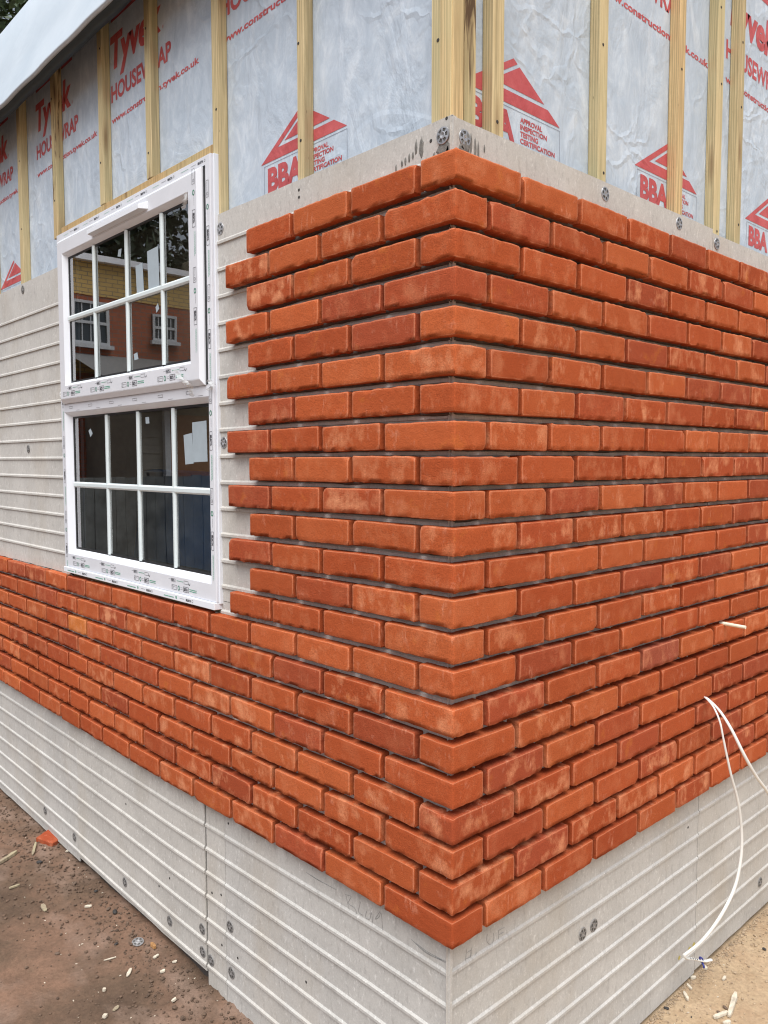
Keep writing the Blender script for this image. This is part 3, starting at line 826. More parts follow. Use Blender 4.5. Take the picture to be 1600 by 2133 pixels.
bar(-2.074, -1.016, -.735, -.713, .028)
# trickle vent hood on the sash head
mb = MB()
a = [(-1.752,-.0085,.200),(-1.330,-.0085,.200),(-1.330,-.0085,.176),(-1.752,-.0085,.176)]
mb.v += [(-1.752,-.0085,.2035),(-1.318,-.0085,.2035),(-1.318,-.0085,.178),(-1.752,-.0085,.178),(-1.738,-.034,.1925),(-1.340,-.034,.1925),(-1.340,-.034,.180),(-1.738,-.034,.180)]
mb.f += [(0,4,5,1)[::-1],(1,5,6,2)[::-1],(2,6,7,3)[::-1],(3,7,4,0)[::-1],(4,7,6,5)]
mb.build('trickle_vent', M['pvc'], win, bevel=.0012)

# film print : rows of small marks
ink, grn = MB(), MB()
def rbox(mb, u, z, w, h, off, t=.0011, rot=0):
    def T(a, b): return (u+a, z+b) if not rot else (u-b, z+a)
    P = [T(0,0), T(w,0), T(w,h), T(0,h)]
    for i in range(4): rline(mb, 'L', off, P[i], P[(i+1)%4], t)
def ring(mb, u, z, r, off, t=.0016, a0=0, a1=360):
    n = 14
    for k in range(n):
        t0 = R_(a0+(a1-a0)*k/n); t1 = R_(a0+(a1-a0)*(k+1)/n)
        rline(mb, 'L', off, (u+r*math.cos(t0), z+r*math.sin(t0)*1.25), (u+r*math.cos(t1), z+r*math.sin(t1)*1.25), t)
def dashes(mb, u, z, w, off, rot=0, hgt=.0022, rows=1, rnd=random.Random(3)):
    for r in range(rows):
        x = 0
        while x < w:
            l = rnd.uniform(.0025, .007)
            def T(a, b): return (u+a, z+b) if not rot else (u-b, z+a)
            p, q = T(x, -r*.0055), T(min(x+l, w), -r*.0055)
            rline(mb, 'L', off, p, q, hgt); x += l+.0012
def motif_h(u, z, off, s=1.0):
    rbox(ink, u, z, .034*s, .015*s, off); ring(ink, u+.007*s, z+.0075*s, .0035*s, off, .001); dashes(ink, u+.013*s, z+.009*s, .018*s, off, hgt=.0009)
    ring(grn, u+.048*s, z+.0075*s, .0055*s, off, .0026); ring(ink, u+.048*s, z+.0075*s, .0066*s, off, .0009)
    dashes(ink, u+.060*s, z+.011*s, .015*s, off, hgt=.0009, rows=2)
    rbox(ink, u+.080*s, z-.001, .034*s, .017*s, off, .0014); place_text(ink, 'L', off, 'SELECTA', u+.0825*s, z+.003*s, .022*s, .009*s, bold=.05)
    place_text(ink, 'L', off, '?', u+.107*s, z+.003*s, .004*s, .009*s, bold=.03)
    dashes(grn, u+.120*s, z+.011*s, .046*s, off, hgt=.0026, rows=2)
def motif_s(u, z, off, s=1.0):
    dashes(ink, u, z+.006, .014*s, off, hgt=.0009); rbox(ink, u+.016*s, z, .030*s, .010*s, off, .001); place_text(ink, 'L', off, 'SELECTA', u+.0185*s, z+.0022, .022*s, .0058, bold=.05)
    dashes(grn, u+.056*s, z+.005, .044*s, off, hgt=.0018)
    rbox(ink, u+.105*s, z, .028*s, .010*s, off, .001); ring(ink, u+.140*s, z+.005, .005, off, .0022, 190, 360)
def motif_v(u, z, off, s=1.0, w=.014):
    rbox(ink, u, z, .052*s, w, off, .0011, rot=1); ring(ink, u-w/2, z+.010, .0036, off, .0012); dashes(ink, u-w*.6, z+.018, .028*s, off, 1, .0009)
    ring(grn, u-w/2, z-.030*s, .0052, off, .003); ring(ink, u-w/2, z-.030*s, .0062, off, .001)
    dashes(ink, u-w*.35, z-.075*s, .030*s, off, 1, .0009)
    rbox(ink, u, z-.150*s, .060*s, w, off, .0012, rot=1); place_text(ink, 'L', off, 'SELECTA', u-w*.82, z-.100*s, .036*s, w*.6, bold=.05, rot=-1)
    dashes(grn, u-w*.45, z-.250*s, .085*s, off, 1, .0016); dashes(grn, u-w*.1, z-.245*s, .080*s, off, 1, .0016)
so_ = -.0091; fo = fy-.0006
for k in range(4): motif_h(-2.060+k*.262, -.376, so_)
for k in range(4): motif_s(-2.02+k*.262, -.353, so_)
for k in range(2): motif_v(-1.022, .185-k*.285, so_, .83, .016)
for k in range(4): motif_v(-.976, .140-k*.300, fo, .92, .013)
for k in range(4): motif_v(-2.108, .02-k*.300, fo, .92, .012)
for k in range(4):
    u = -2.07+k*.27
    motif_h(u+.02, -1.045, fo, .95); motif_s(u, -1.020, fo, .95)
    dashes(grn, u-.02, -1.069, .065, .0014, hgt=.003); dashes(ink, u+.085, -1.067, .03, .0014, hgt=.001); place_text(ink, 'L', .0014, 'SELECTA', u+.125, -1.071, .034, .0065, bold=.05)
    ring(ink, u+.166, -1.067, .0035, .0014, .001); ring(grn, u+.062, -1.067, .003, .0014, .003)
for k in range(6):
    u = -2.06+k*.185
    dashes(grn, u, .2475, .045, fo, hgt=.0012); dashes(ink, u+.06, .249, .03, fo, hgt=.0010); place_text(ink, 'L', fo, 'SELECTA', u+.10, .245, .032, .0062, bold=.05); ring(ink, u+.140, .248, .003, fo, .001)
    rbox(ink, u+.01, -.424, .032, .008, fo, .001); dashes(ink, u+.08, -.433, .03, fo, hgt=.0012)
ink.build('film_print', M['black'], win); grn.build('film_print', M['green'], win)
# paper labels on the glass
def label_on(y, pts, z4=True):
    P = [bp(1, y, 100+a*.2532, 320+b*.2532) if z4 else bp(1, y, 100+a*.25, 780+b*.25) for a, b in pts]
    mb = MB(); mb.add([tuple(p) for p in P], [(3,2,1,0)]); mb.build('glass_label', M['paper'], win)
for pts in ([(815,805),(905,760),(918,1085),(828,1120)], [(720,925),(778,895),(790,1140),(732,1162)], [(580,790),(605,780),(598,850),(573,845)], [(885,1265),(905,1230),(915,1275),(893,1310)], [(705,1650),(735,1635),(745,1690),(712,1700)]): label_on(.0122, pts)
for pts in ([(1201,400),(1320,384),(1330,725),(1210,732)], [(1130,505),(1200,487),(1214,742),(1145,750)], [(812,356),(842,354),(845,408),(815,410)], [(338,470),(355,450),(372,490),(355,522)]): label_on(.0362, pts, False)
# curls of loose film at the sash corner
M['film_loose'] = None
g = G('loose_film'); g.b.inputs['Alpha'].default_value = .55; M['film_loose'] = g.done((.80,.82,.82), .25)
def curl(P, w, seed):
    rnd = random.Random(seed); mb = MB(); P = spline(P, 6)
    for i, p in enumerate(P):
        a = w*(.8+.7*abs(math.sin(i*1.3+seed)))
        mb.v += [(p.x-a, p.y+rnd.uniform(-.004,.004), p.z+rnd.uniform(-.003,.003)), (p.x, p.y+rnd.uniform(-.006,.002), p.z), (p.x+a, p.y+rnd.uniform(-.004,.004), p.z+rnd.uniform(-.003,.003))]
    for i in range(len(P)-1):
        for k in (0, 1): mb.f.append((i*3+k, i*3+k+1, i*3+k+4, i*3+k+3))
    mb.build('loose_film', M['film_loose'], win, smooth=True)
def zz(a, b, y): return bp(1, y, 100+a*.2532, 320+b*.2532)
curl([zz(1050,1780,-.018), zz(1095,1850,-.024), zz(1140,1890,-.026), zz(1170,1930,-.016), zz(1185,2000,-.004)], .011, 1)
curl([zz(1130,330,-.018), zz(1125,400,-.020), zz(1110,465,-.012)], .009, 2)
curl([zz(1330,1860,.002), zz(1345,1905,.000), zz(1325,1945,.006)], .010, 3)
curl([zz(120,1930,.002), zz(105,1985,.000), zz(125,2030,.006)], .008, 4)
curl([zz(70,760,.004), zz(95,790,.002), zz(110,830,.006)], .008, 5)

# ------------------------------------------------------------------ things seen through the glass
def box_thing(name, label, cat, boxes, mat, rot=(0,0,0), loc=(0,0,0), group=None, bevel=.003):
    mb = MB()
    for b in boxes: mb.box(*b)
    o = mb.build(name, mat, None, bevel=bevel); o.location = loc; o.rotation_euler = rot
    return tag(o, label, cat, group)
blue = plain('blue_insulation', (.09,.22,.50), .6, var=.15, nscale=3)
def zi(a, b, y): return bp(1, y, 100+a*.25, 780+b*.25)
a0, a1, a2, a3 = zi(800,805,.62), zi(1420,840,.50), zi(1420,1900,.30), zi(680,1800,.42)
mb = MB(); mb.v = [tuple(p) for p in (a3, a2, a1, a0)]+[tuple(p+Vector((.01,.05,.01))) for p in (a3, a2, a1, a0)]
mb.f = [(0,1,2,3),(7,6,5,4),(0,4,5,1),(1,5,6,2),(2,6,7,3),(3,7,4,0)]
o = mb.build('insulation_board', blue, None); rebase(o, a3); tag(o, 'dark blue sheet board leaning inside the lower window pane', 'board')
box_thing('insulation_board', 'second blue sheet standing deeper inside behind the lower window', 'board', [(-.35,.35,-.02,.02,0,1.05)], plain('navy_sheet', (.02,.035,.09), .6), (R_(-7),0,R_(30)), (-1.65,.75,-1.93))
mb = MB(); rnd = random.Random(4)
for k in range(9): mb.box(-.6+rnd.uniform(-.02,.02), .6+rnd.uniform(-.02,.02), -.3, .3+rnd.uniform(-.02,.02), k*.05, k*.05+.042)
o = mb.build('timber_stack', M['wood_header'], None); o.location = (-3.3,1.7,-1.93); o.rotation_euler = (0,0,.4); tag(o, 'stack of brown timber lengths on the room floor inside the window', 'timber')
mb = MB(); mb.box(-.42,.42,-.022,.022,0,1.98); o = mb.build('interior_door', plain('door_brown', (.17,.075,.03), .5), None); o.location = (-3.6,3.13,-1.93); tag(o, 'brown door against the far wall inside the room', 'door')
kn = MB(); tube(kn, [(.33,-.03,1.0),(.33,-.07,1.0),(.25,-.07,1.0)], .01, 8); kn.v = [(a-3.6+0, b+3.13, c-1.93) for a,b,c in kn.v]; kn.build('handle', M['steel'], o)

# ------------------------------------------------------------------ ground
gm = G('ground')
sx = gm.N.new('ShaderNodeSeparateXYZ'); geo = gm.N.new('ShaderNodeNewGeometry'); gm.L.new(geo.outputs['Position'], sx.inputs[0])
n1 = gm.noise(2.2, 6, .62); n2 = gm.noise(11, 6, .68); n3 = gm.noise(90, 4, .7)
mud = gm.ramp(n1, [(.30, (.065,.043,.029)), (.44, (.118,.076,.050)), (.56, (.20,.118,.078)), (.72, (.175,.122,.088))])
mud = gm.mix(gm.math('MULTIPLY', gm.ramp(n2, [(.40, 0.), (.70, 1.)]), .55), mud, (.10,.062,.042))
mud = gm.mix(gm.math('MULTIPLY', gm.ramp(gm.noise(4.5, 3, .5, gm.mapping((1,1.6,1))), [(.5, 0.), (.66, 1.)]), .55), mud, (.25,.175,.135))
sand = gm.ramp(n1, [(.30, (.36,.255,.165)), (.5, (.44,.325,.205)), (.7, (.50,.36,.24))])
sand = gm.mix(gm.math('MULTIPLY', gm.ramp(n2, [(.45, 0.), (.7, 1.)]), .5), sand, (.35,.225,.13))
fac = gm.math('MULTIPLY', gm.math('ADD', gm.math('ADD', sx.outputs[1], sx.outputs[0]), .25), 2.2, True)
gc = gm.mix(fac, mud, sand)
gc = gm.mix(.6, gc, gm.ramp(n3, [(.25, (.55,.54,.52)), (.55, (1.,1.,1.)), (.8, (1.35,1.32,1.3))]), 'MULTIPLY')
sp = gm.ramp(gm.voro(60), [(.02, 1.), (.07, 0.)]); sp = gm.math('MULTIPLY', sp, gm.ramp(gm.noise(5, 2, .5), [(.52, 0.), (.6, 1.)]))
gc = gm.mix(gm.math('MULTIPLY', sp, .7), gc, (.55,.50,.43))
bb = gm.bump(n3, .7, .004, gm.bump(n2, .6, .012))
M['ground'] = gm.done(gc, .88, bb, .3)
def gh(x, y):
    w = min(1., max(0., (x+y+.2)*2))   # sand side is flatter
    near = math.exp(-max(0., -y if x < 0 else x)/.18)
    h = .016*nz(x*2.3, y*2.3, 0)+.008*nz(x*8, y*8, 1)
    r = abs(nz(x*22, y*22, 2))*.010+abs(nz(x*55, y*55, 5))*.006
    rough = max(0., nz(x*1.7+3, y*1.7, 9)+.15)*1.4+near*.9
    return GROUND + (h + r*min(1.6, rough))*(1-.55*w) + .012*near*(1-w)
def axis(dense0, dense1, step, far):
    a = []; x = dense0; st = step
    lo = []
    while x > -far: st *= 1.45; x -= st; lo.append(x)
    a = lo[::-1]; x = dense0
    while x < dense1: a.append(x); x += step
    st = step
    while x < far: a.append(x); st *= 1.45; x += st
    a.append(x); return a
xs = axis(-3.3, .55, .0115, 260); ys = axis(-.85, 2.1, .0115, 260)
mb = MB()
for x in xs:
    for y in ys: mb.v.append((x, y, gh(x, y) if (abs(x) < 6 and abs(y) < 6) else GROUND))
ny = len(ys)
for i in range(len(xs)-1):
    for j in range(ny-1): mb.f.append((i*ny+j, (i+1)*ny+j, (i+1)*ny+j+1, i*ny+j+1))
gr = mb.build('ground', M['ground'], None, smooth=True); tag(gr, 'bare muddy and sandy ground around the house', 'ground', kind='structure')

# crumbs of soil and grit
ico = [(0,0,1),(.89,0,.45),(.28,.85,.45),(-.72,.53,.45),(-.72,-.53,.45),(.28,-.85,.45),(.72,.53,-.45),(-.28,.85,-.45),(-.89,0,-.45),(-.28,-.85,-.45),(.72,-.53,-.45),(0,0,-1)]
icf = [(0,1,2),(0,2,3),(0,3,4),(0,4,5),(0,5,1),(1,6,2),(2,7,3),(3,8,4),(4,9,5),(5,10,1),(1,10,6),(2,6,7),(3,7,8),(4,8,9),(5,9,10),(6,11,7),(7,11,8),(8,11,9),(9,11,10),(10,11,6)]
def lump(mb, x, y, r, rnd, sink=.3, sq=(1,1,.7), z=None):
    z = (gh(x, y) if z is None else z)+r*sq[2]*(1-sink)
    a = rnd.uniform(0, 6.28); ca, sa = math.cos(a), math.sin(a)
    vs = []
    for (p, q, s) in ico:
        k = r*rnd.uniform(.72, 1.2); p, q, s = p*k*sq[0], q*k*sq[1], s*k*sq[2]
        vs.append((x+p*ca-q*sa, y+p*sa+q*ca, z+s))
    mb.add(vs, icf)
rnd = random.Random(21)
crumb = MB(); grit = MB()
for i in range(900):
    lump(grit, -.034+abs(rnd.gauss(0, .012)), rnd.uniform(.8, 2.1), rnd.uniform(.001, .0042), rnd)
for i in range(4600):
    if rnd.random() < .8:
        x = rnd.uniform(-3.2, -.6); y = .03-abs(rnd.gauss(0, .20)) if rnd.random() < .75 else rnd.uniform(-.8, 0)
        if nz(x*1.7+3, y*1.7, 9) < -.12 and rnd.random() < .7 and y < -.12: continue
        lump(crumb, x, y, abs(rnd.gauss(0, .0027))+.0010, rnd)
    else:
        y = rnd.uniform(.75, 2.1); x = -.03+abs(rnd.gauss(0, .14))
        lump(grit, x, y, abs(rnd.gauss(0, .0020))+.0008, rnd)
tag(crumb.build('soil_crumbs', plain('soil_crumb', (.115,.075,.051), .95, var=.45, nscale=60), None), 'loose dark soil crumbs along the foot of the left wall', 'soil', kind='stuff')
tag(grit.build('sand_grit', plain('sand_grit', (.36,.27,.18), .95, var=.35, nscale=60), None), 'fine grit scattered on the sandy ground on the right', 'grit', kind='stuff')
fleck = MB()
for i in range(130):
    if rnd.random() < .62: x = rnd.uniform(-3.1, -.7); y = .02-abs(rnd.gauss(0, .22))
    else: y = rnd.uniform(.8, 1.9); x = abs(rnd.gauss(0, .13))-.02
    lump(fleck, x, y, rnd.uniform(.0010, .0034), rnd, sq=(1.6,.8,.35))
tag(fleck.build('wood_flecks', M['wood_chip'], None), 'tiny pale splinters sprinkled over the soil', 'splinters', kind='stuff')

# larger loose pieces on the ground, each its own thing
def gpt(z7, px, py):
    p = bp(2, GROUND+.008, px*.3125, 1600+py*.3125) if z7 else bp(2, GROUND+.006, 1380+px*.1375, 1850+py*.1375)
    return p
def stick(name, a, b, w, h, mat, label, cat, group=None, seed=1):
    a = Vector((a.x, a.y, gh(a.x, a.y)+.004)); b = Vector((b.x, b.y, gh(b.x, b.y)+.004))
    d = (b-a); l = d.length; t = d.normalized(); s = t.cross(Vector((0,0,1))).normalized(); u = s.cross(t)
    rnd = random.Random(seed); mb = MB(); n = 5
    for i in range(n+1):
        p = a+d*(i/n); ww = w*(1-.25*rnd.random())*(.55 if i in (0, n) else 1)/2; hh = h*(1-.2*rnd.random())
        for (q, r) in ((-ww, 0), (ww, 0), (ww*.85, hh), (-ww*.85, hh)): mb.v.append(tuple(p+s*q+u*(r-.001)))
    for i in range(n):
        for k in range(4): mb.f.append((i*4+k, i*4+(k+1)%4, (i+1)*4+(k+1)%4, (i+1)*4+k)[::-1])
    mb.f += [(0,1,2,3), tuple(n*4+k for k in (3,2,1,0))]
    o = mb.build(name, mat, None); rebase(o, a); return tag(o, label, cat, group)
stick('timber_offcut', gpt(1,-20,640), gpt(1,112,566), .020, .012, M['wood_grey'], 'grey timber offcut on the mud at the left edge', 'offcut', seed=1)
stick('timber_offcut', gpt(1,218,590), gpt(1,240,516), .014, .007, M['wood_grey'], 'thin weathered lath beside the loose brick piece', 'offcut', seed=2)
stick('timber_offcut', gpt(1,62,806), gpt(1,132,780), .012, .006, M['wood_grey'], 'short dark lath half sunk in the mud below the grey offcut', 'offcut', seed=3)
stick('timber_offcut', gpt(1,283,912), gpt(1,305,950), .020, .004, M['wood_grey'], 'flat brown scrap pressed into the mud in the middle left', 'offcut', seed=4)
stick('wood_chip', gpt(1,692,1293), gpt(1,775,1274), .005, .003, M['wood_chip'], 'long thin pale splinter lying below the loose washer', 'wood chip', seed=5)
stick('wood_chip', gpt(1,848,1392), gpt(1,874,1345), .013, .004, M['wood_chip'], 'pointed white chip standing out on the bare mud', 'wood chip', seed=6)
stick('wood_chip', gpt(1,1068,1362), gpt(1,1100,1350), .013, .005, M['wood_chip'], 'short white chip close to the board foot', 'wood chip', seed=7)
stick('wood_chip', gpt(1,1022,1280), gpt(1,1058,1260), .012, .004, M['wood_chip'], 'small cream chip under the copper coloured scrap', 'wood chip', seed=8)
stick('metal_scrap', gpt(1,1010,1200), gpt(1,1036,1230), .014, .010, plain('copper_scrap', (.38,.20,.08), .45, var=.3), 'small copper coloured scrap near the loose washer', 'scrap', seed=9)
stick('wood_chip', gpt(1,690,1668), gpt(1,708,1640), .016, .007, M['wood_chip'], 'white chip nearest the bottom edge of the mud', 'wood chip', seed=10)
stick('wood_chip', gpt(1,755,1612), gpt(1,790,1580), .014, .003, M['wood_grey'], 'dull brown flake on the mud near the bottom edge', 'wood chip', seed=11)
stick('wood_chip', gpt(1,684,1474), gpt(1,706,1472), .012, .008, M['wood_chip'], 'stubby white chip alone on the reddish mud', 'wood chip', seed=12)
stick('wood_chip', gpt(1,1145,1565), gpt(1,1175,1552), .010, .006, M['wood_chip'], 'pale chip among dark clods near the bottom', 'wood chip', seed=13)
stick('wood_chip', gpt(1,565,932), gpt(1,612,926), .014, .005, M['wood_chip'], 'ragged white chip in the middle of the dark soil', 'wood chip', seed=14)
stick('wood_chip', gpt(1,440,585), gpt(1,488,560), .016, .004, M['wood_chip'], 'torn white shaving right of the loose brick piece', 'wood chip', seed=15)
stick('wood_chip', gpt(1,1150,1310), gpt(1,1180,1306), .010, .004, M['wood_chip'], 'tiny cream chip against the board foot', 'wood chip', seed=16)
stick('timber_offcut', gpt(0,1005,1950), gpt(0,1112,1605), .018, .008, M['wood_chip'], 'longest pale timber sliver on the sandy ground', 'offcut', seed=17)
stick('timber_offcut', gpt(0,775,1955), gpt(0,985,1885), .014, .007, M['wood_chip'], 'pale sliver lying across the foot of the longest sliver', 'offcut', seed=18)
stick('wood_chip', gpt(0,920,2050), gpt(0,1030,2025), .014, .006, M['wood_chip'], 'broad cream chip at the bottom edge of the sand', 'wood chip', seed=19)
stick('wood_chip', gpt(0,325,1590), gpt(0,385,1700), .013, .009, M['wood_chip'], 'knobbly pinkish chip near the foot of the right board', 'wood chip', seed=20)
stick('wood_chip', gpt(0,375,1465), gpt(0,440,1535), .010, .005, M['wood_chip'], 'white curled chip above the knobbly pinkish chip', 'wood chip', seed=21)
stick('wood_chip', gpt(0,425,1370), gpt(0,500,1345), .014, .005, M['wood_chip'], 'white chip touching the board below the seam', 'wood chip', seed=22)
stick('wood_chip', gpt(0,912,1392), gpt(0,955,1345), .010, .005, M['wood_chip'], 'small cream chip alone on the open sand', 'wood chip', seed=23)
stick('wood_chip', gpt(0,630,1200), gpt(0,660,1250), .014, .008, M['wood_chip'], 'round cream chip beside the cable end', 'wood chip', seed=24)
def pebble(px, py, r, label, z7=True, mat='stone_dark', sq=(1.3,.8,.6), seed=1):
    p = gpt(z7, px, py); rnd = random.Random(seed); mb = MB(); lump(mb, p.x, p.y, r, rnd, sq=sq); o = mb.build('stone', M[mat] if isinstance(mat, str) else mat, None, smooth=False)
    m = o.modifiers.new('s', 'SUBSURF'); m.levels = 1; m.render_levels = 1
    rebase(o, p); tag(o, label, 'stone')
M['stone_brown'] = plain('brown_stone', (.13,.09,.065), .85, var=.3)
pebble(262, 640, .014, 'black clod lying below the loose brick piece', seed=1)
pebble(768, 985, .015, 'black stone above the loose washer', seed=2)
pebble(640, 837, .009, 'small dark clod beside the white ragged chip', seed=3)
pebble(775, 1190, .009, 'dark stone just left of the loose washer', seed=4)
pebble(382, 1242, .009, 'grey green stone alone on the mud', mat='stone_brown', seed=5)
pebble(725, 955, .010, 'reddish brown stone touching the black stone', mat='stone_brown', seed=6)
pebble(500, 790, .014, 'brown clod in the crumbled soil', mat='stone_brown', seed=7)
pebble(748, 1105, .007, 'tiny dark stone above the loose washer', mat='stone_brown', seed=8)
pebble(1540, 922, .009, 'black pebble at the right edge of the sand', False, seed=9)
pebble(60, 1812, .009, 'dark stone at the foot of the right board near the bottom', False, seed=10)
pebble(950, 1800, .009, 'brown stone left of the longest sliver', False, 'stone_brown', seed=11)
pebble(855, 1870, .008, 'rounded stone above the crossing sliver', False, 'stone_brown', seed=12)
pebble(440, 1932, .004, 'pinhead dark stone on the lower sand', False, seed=13)

# loose half brick slip
P = [gpt(True, *q) for q in ((242,500),(352,540),(440,490),(335,450))]
mb = MB(); z0 = gh(P[0].x, P[0].y)+.002
n = 4
cx = sum(p.x for p in P)/4; cy = sum(p.y for p in P)/4
def bil(u, v): 
    a = P[0]*(1-u)+P[1]*u; b = P[3]*(1-u)+P[2]*u; return a*(1-v)+b*v
N_ = 7; idx = {}
for k, (zz_, ins) in enumerate(((0,0),(.017,0),(.020,.03))):
    for i in range(N_+1):
        for j in range(N_+1):
            if k < 2 and 0 < i < N_ and 0 < j < N_: continue
            u = ins+(1-2*ins)*i/N_; v = ins+(1-2*ins)*j/N_
            p = bil(u, v); jt = .0012
            idx[(k,i,j)] = len(mb.v)
            mb.v.append((p.x+jt*nz(i*1.7, j*1.3, k), p.y+jt*nz(i*1.1, j*2.3, k+4), z0+zz_+.0012*nz(i*.9, j*.8, 7)+.010*(j/N_)))
            mb.c.append((.10, .05, .5 if k == 2 else .8, 1))
for i in range(N_):
    for j in range(N_): mb.f.append((idx[(2,i,j)], idx[(2,i+1,j)], idx[(2,i+1,j+1)], idx[(2,i,j+1)]))
per = [(i,0) for i in range(N_)]+[(N_,j) for j in range(N_)]+[(i,N_) for i in range(N_,0,-1)]+[(0,j) for j in range(N_,0,-1)]
for k in (0, 1):
    for a in range(len(per)):
        p, q = per[a], per[(a+1) % len(per)]
        mb.f.append((idx[(k,*p)], idx[(k,*q)], idx[(k+1,*q)], idx[(k+1,*p)]))
o = mb.build('brick_offcut', M['brick'], None, smooth=False); rebase(o, (cx, cy, z0)); tag(o, 'broken orange red brick slip lying on the mud by the left wall', 'brick')
# loose washer
p = gpt(True, 920, 1177); o = bpy.data.objects.new('loose_washer', WMs); C.objects.link(o); o.location = (p.x, p.y, gh(p.x, p.y)+.006); o.rotation_euler = (R_(-84), R_(8), .4); o.scale = (1.15,1.15,1.15)
tag(o, 'shiny perforated metal washer dropped on the mud', 'washer')

# ------------------------------------------------------------------ cables from the right wall
def Pp(x, px, py): return bp(0, x, px, py)
mb = MB()
c1 = spline([Pp(-.01,1464,1450), Pp(.012,1472,1456), Pp(.05,1487,1474), Pp(.075,1500,1505), Pp(.085,1508,1545), Pp(.095,1522,1610), Pp(.10,1538,1672), Pp(.10,1545,1735), Pp(.10,1543,1790), Pp(.095,1530,1850), Pp(.08,1500,1910), Pp(.05,1462,1960), Pp(.014,1424,1991)], 8)
nn = len(c1)
tube(mb, c1, [.0030+.0027*min(1, max(0, (i/nn-.25)/.5)) for i in range(nn)], 10, flat=.75)
o = mb.build('cable', M['cable'], None, smooth=True); rebase(o, c1[0]); tag(o, 'white cable looping from the right wall down to its tied end at the board', 'cable')
e = MB(); ep = spline([Pp(.014,1424,1991), Pp(.016,1430,1996), Pp(.020,1443,1997), Pp(.024,1456,2000), Pp(.028,1468,2002), Pp(.034,1482,1999)], 6); tube(e, ep, .0058, 10, flat=.6)
e.build('cable_end', M['cable'], o, smooth=True)
e = MB(); cpt = Pp(.023,1459,2000)
tube(e, [cpt+Vector((.006*math.sin(a), .002, .0085*math.cos(a)))+Vector((0,.004*math.sin(a*.5),0)) for a in [i*.45 for i in range(15)]], .0022, 6)
tube(e, [cpt+Vector((.004,-.006,.010)), cpt+Vector((.006,-.016,.013))], .002, 6)
tube(e, [cpt+Vector((.004,.004,-.008)), cpt+Vector((.010,.004,-.016)), cpt+Vector((.012,.000,-.020))], .003, 6)
e.build('cable_tie', M['tie'], o, smooth=True)
e = MB()
for k, t in enumerate((.30, .36, .42, .5)):
    p = ep[int(t*len(ep))]; e.box(p.x+.0015, p.x+.0062, p.y-.0012, p.y+.0012, p.z+.0005, p.z+.0036)
e.build('cable_print', M['black'], o)
mb = MB()
c2 = spline([Pp(-.01,1466,1451), Pp(.014,1477,1458), Pp(.06,1500,1482), Pp(.10,1524,1520), Pp(.13,1550,1572), Pp(.14,1576,1618), Pp(.14,1602,1655), Pp(.13,1635,1720), Pp(.12,1650,1850), Pp(.10,1660,1960), Pp(.12,1700,2010)], 8)
tube(mb, c2, [.0036+.0016*min(1, i/30) for i in range(len(c2))], 10, flat=.8)
o = mb.build('cable', M['cable'], None, smooth=True); rebase(o, c2[0]); tag(o, 'white cable from the right wall that runs out at the right edge', 'cable')
mb = MB(); a = Pp(.0,1509,1299); tube(mb, [a+Vector((-.015,0,0)), a, a+Vector((.036,.0,-.001)), a+Vector((.068,.0,-.002))], .0055, 12)
o = mb.build('conduit_stub', M['cable_cream'], None, smooth=False); rebase(o, a); tag(o, 'short cream tube sticking out of the right brick wall', 'tube')
mb = MB()
for (px, py, r) in ((1415,1995,.010),(1436,1978,.014),(1445,1968,.012),(1428,1988,.012)):
    p = Pp(-DR+.0004, px, py)
    mb.add([(-DR+.0006, p.y+r*math.cos(k*.785)*(.8+.4*nz(k, px, 1)), p.z+r*.7*math.sin(k*.785)) for k in range(8)], [tuple(range(8))])
mb.build('sealant_stain', M['foam'], rb)

# ------------------------------------------------------------------ neighbouring house (seen in the glass)
nb = empty('house', (-13.2,-7,GROUND), 'red and yellow brick house across the yard reflected in the window', 'house')
def nbrick(name, c1, c2, mort):
    g = G(name); t = g.N.new('ShaderNodeTexBrick'); t.inputs['Scale'].default_value = 1; t.inputs['Brick Width'].default_value = .225; t.inputs['Row Height'].default_value = .075
    t.inputs['Mortar Size'].default_value = .008; t.inputs['Color1'].default_value = (*c1, 1); t.inputs['Color2'].default_value = (*c2, 1); t.inputs['Mortar'].default_value = (*mort, 1)
    cb_ = g.N.new('ShaderNodeCombineXYZ'); sp_ = g.N.new('ShaderNodeSeparateXYZ'); g.L.new(g.tc, sp_.inputs[0])
    g.L.new(g.math('ADD', sp_.outputs[1], sp_.outputs[0]), cb_.inputs[0]); g.L.new(sp_.outputs[2], cb_.inputs[1]); g.L.new(cb_.outputs[0], t.inputs['Vector'])
    return g.done(t.outputs['Color'], .9)
red = nbrick('neighbour_red_brick', (.36,.10,.045), (.28,.075,.035), (.16,.12,.10)); yel = nbrick('neighbour_yellow_brick', (.58,.40,.14), (.50,.34,.12), (.22,.18,.12))
XF = -13.2
MB().box(XF-7, XF, -14, -3.75, GROUND, 2.35).build('wall', red, nb)
MB().box(XF-7, XF+.012, -14, -3.75, 2.35, 2.95).build('yellow_band', yel, nb)
MB().box(XF-.01, XF+.014, -14, -3.75, .95, 1.25).build('yellow_band', yel, nb)
mb = MB(); mb.box(XF-.3, XF+.14, -14.1, -3.65, 2.95, 3.06); mb.build('gutter', M['pvc'], nb)
mb = MB(); mb.add([(XF+.1,-14.1,3.06),(XF+.1,-3.6,3.06),(XF-3.5,-3.6,3.9),(XF-3.5,-14.1,3.9),(XF-7.2,-3.6,3.06),(XF-7.2,-14.1,3.06)], [(0,1,2,3),(3,2,4,5),(1,4,2),(0,3,5)]); mb.build('roof', plain('slate', (.07,.07,.075), .7), nb)
tube(mb2 := MB(), [(XF+.08,-4.0,2.95),(XF+.08,-4.0,-2.3)], .045, 8); mb2.build('downpipe', plain('brown_pipe', (.12,.06,.04), .5), nb)
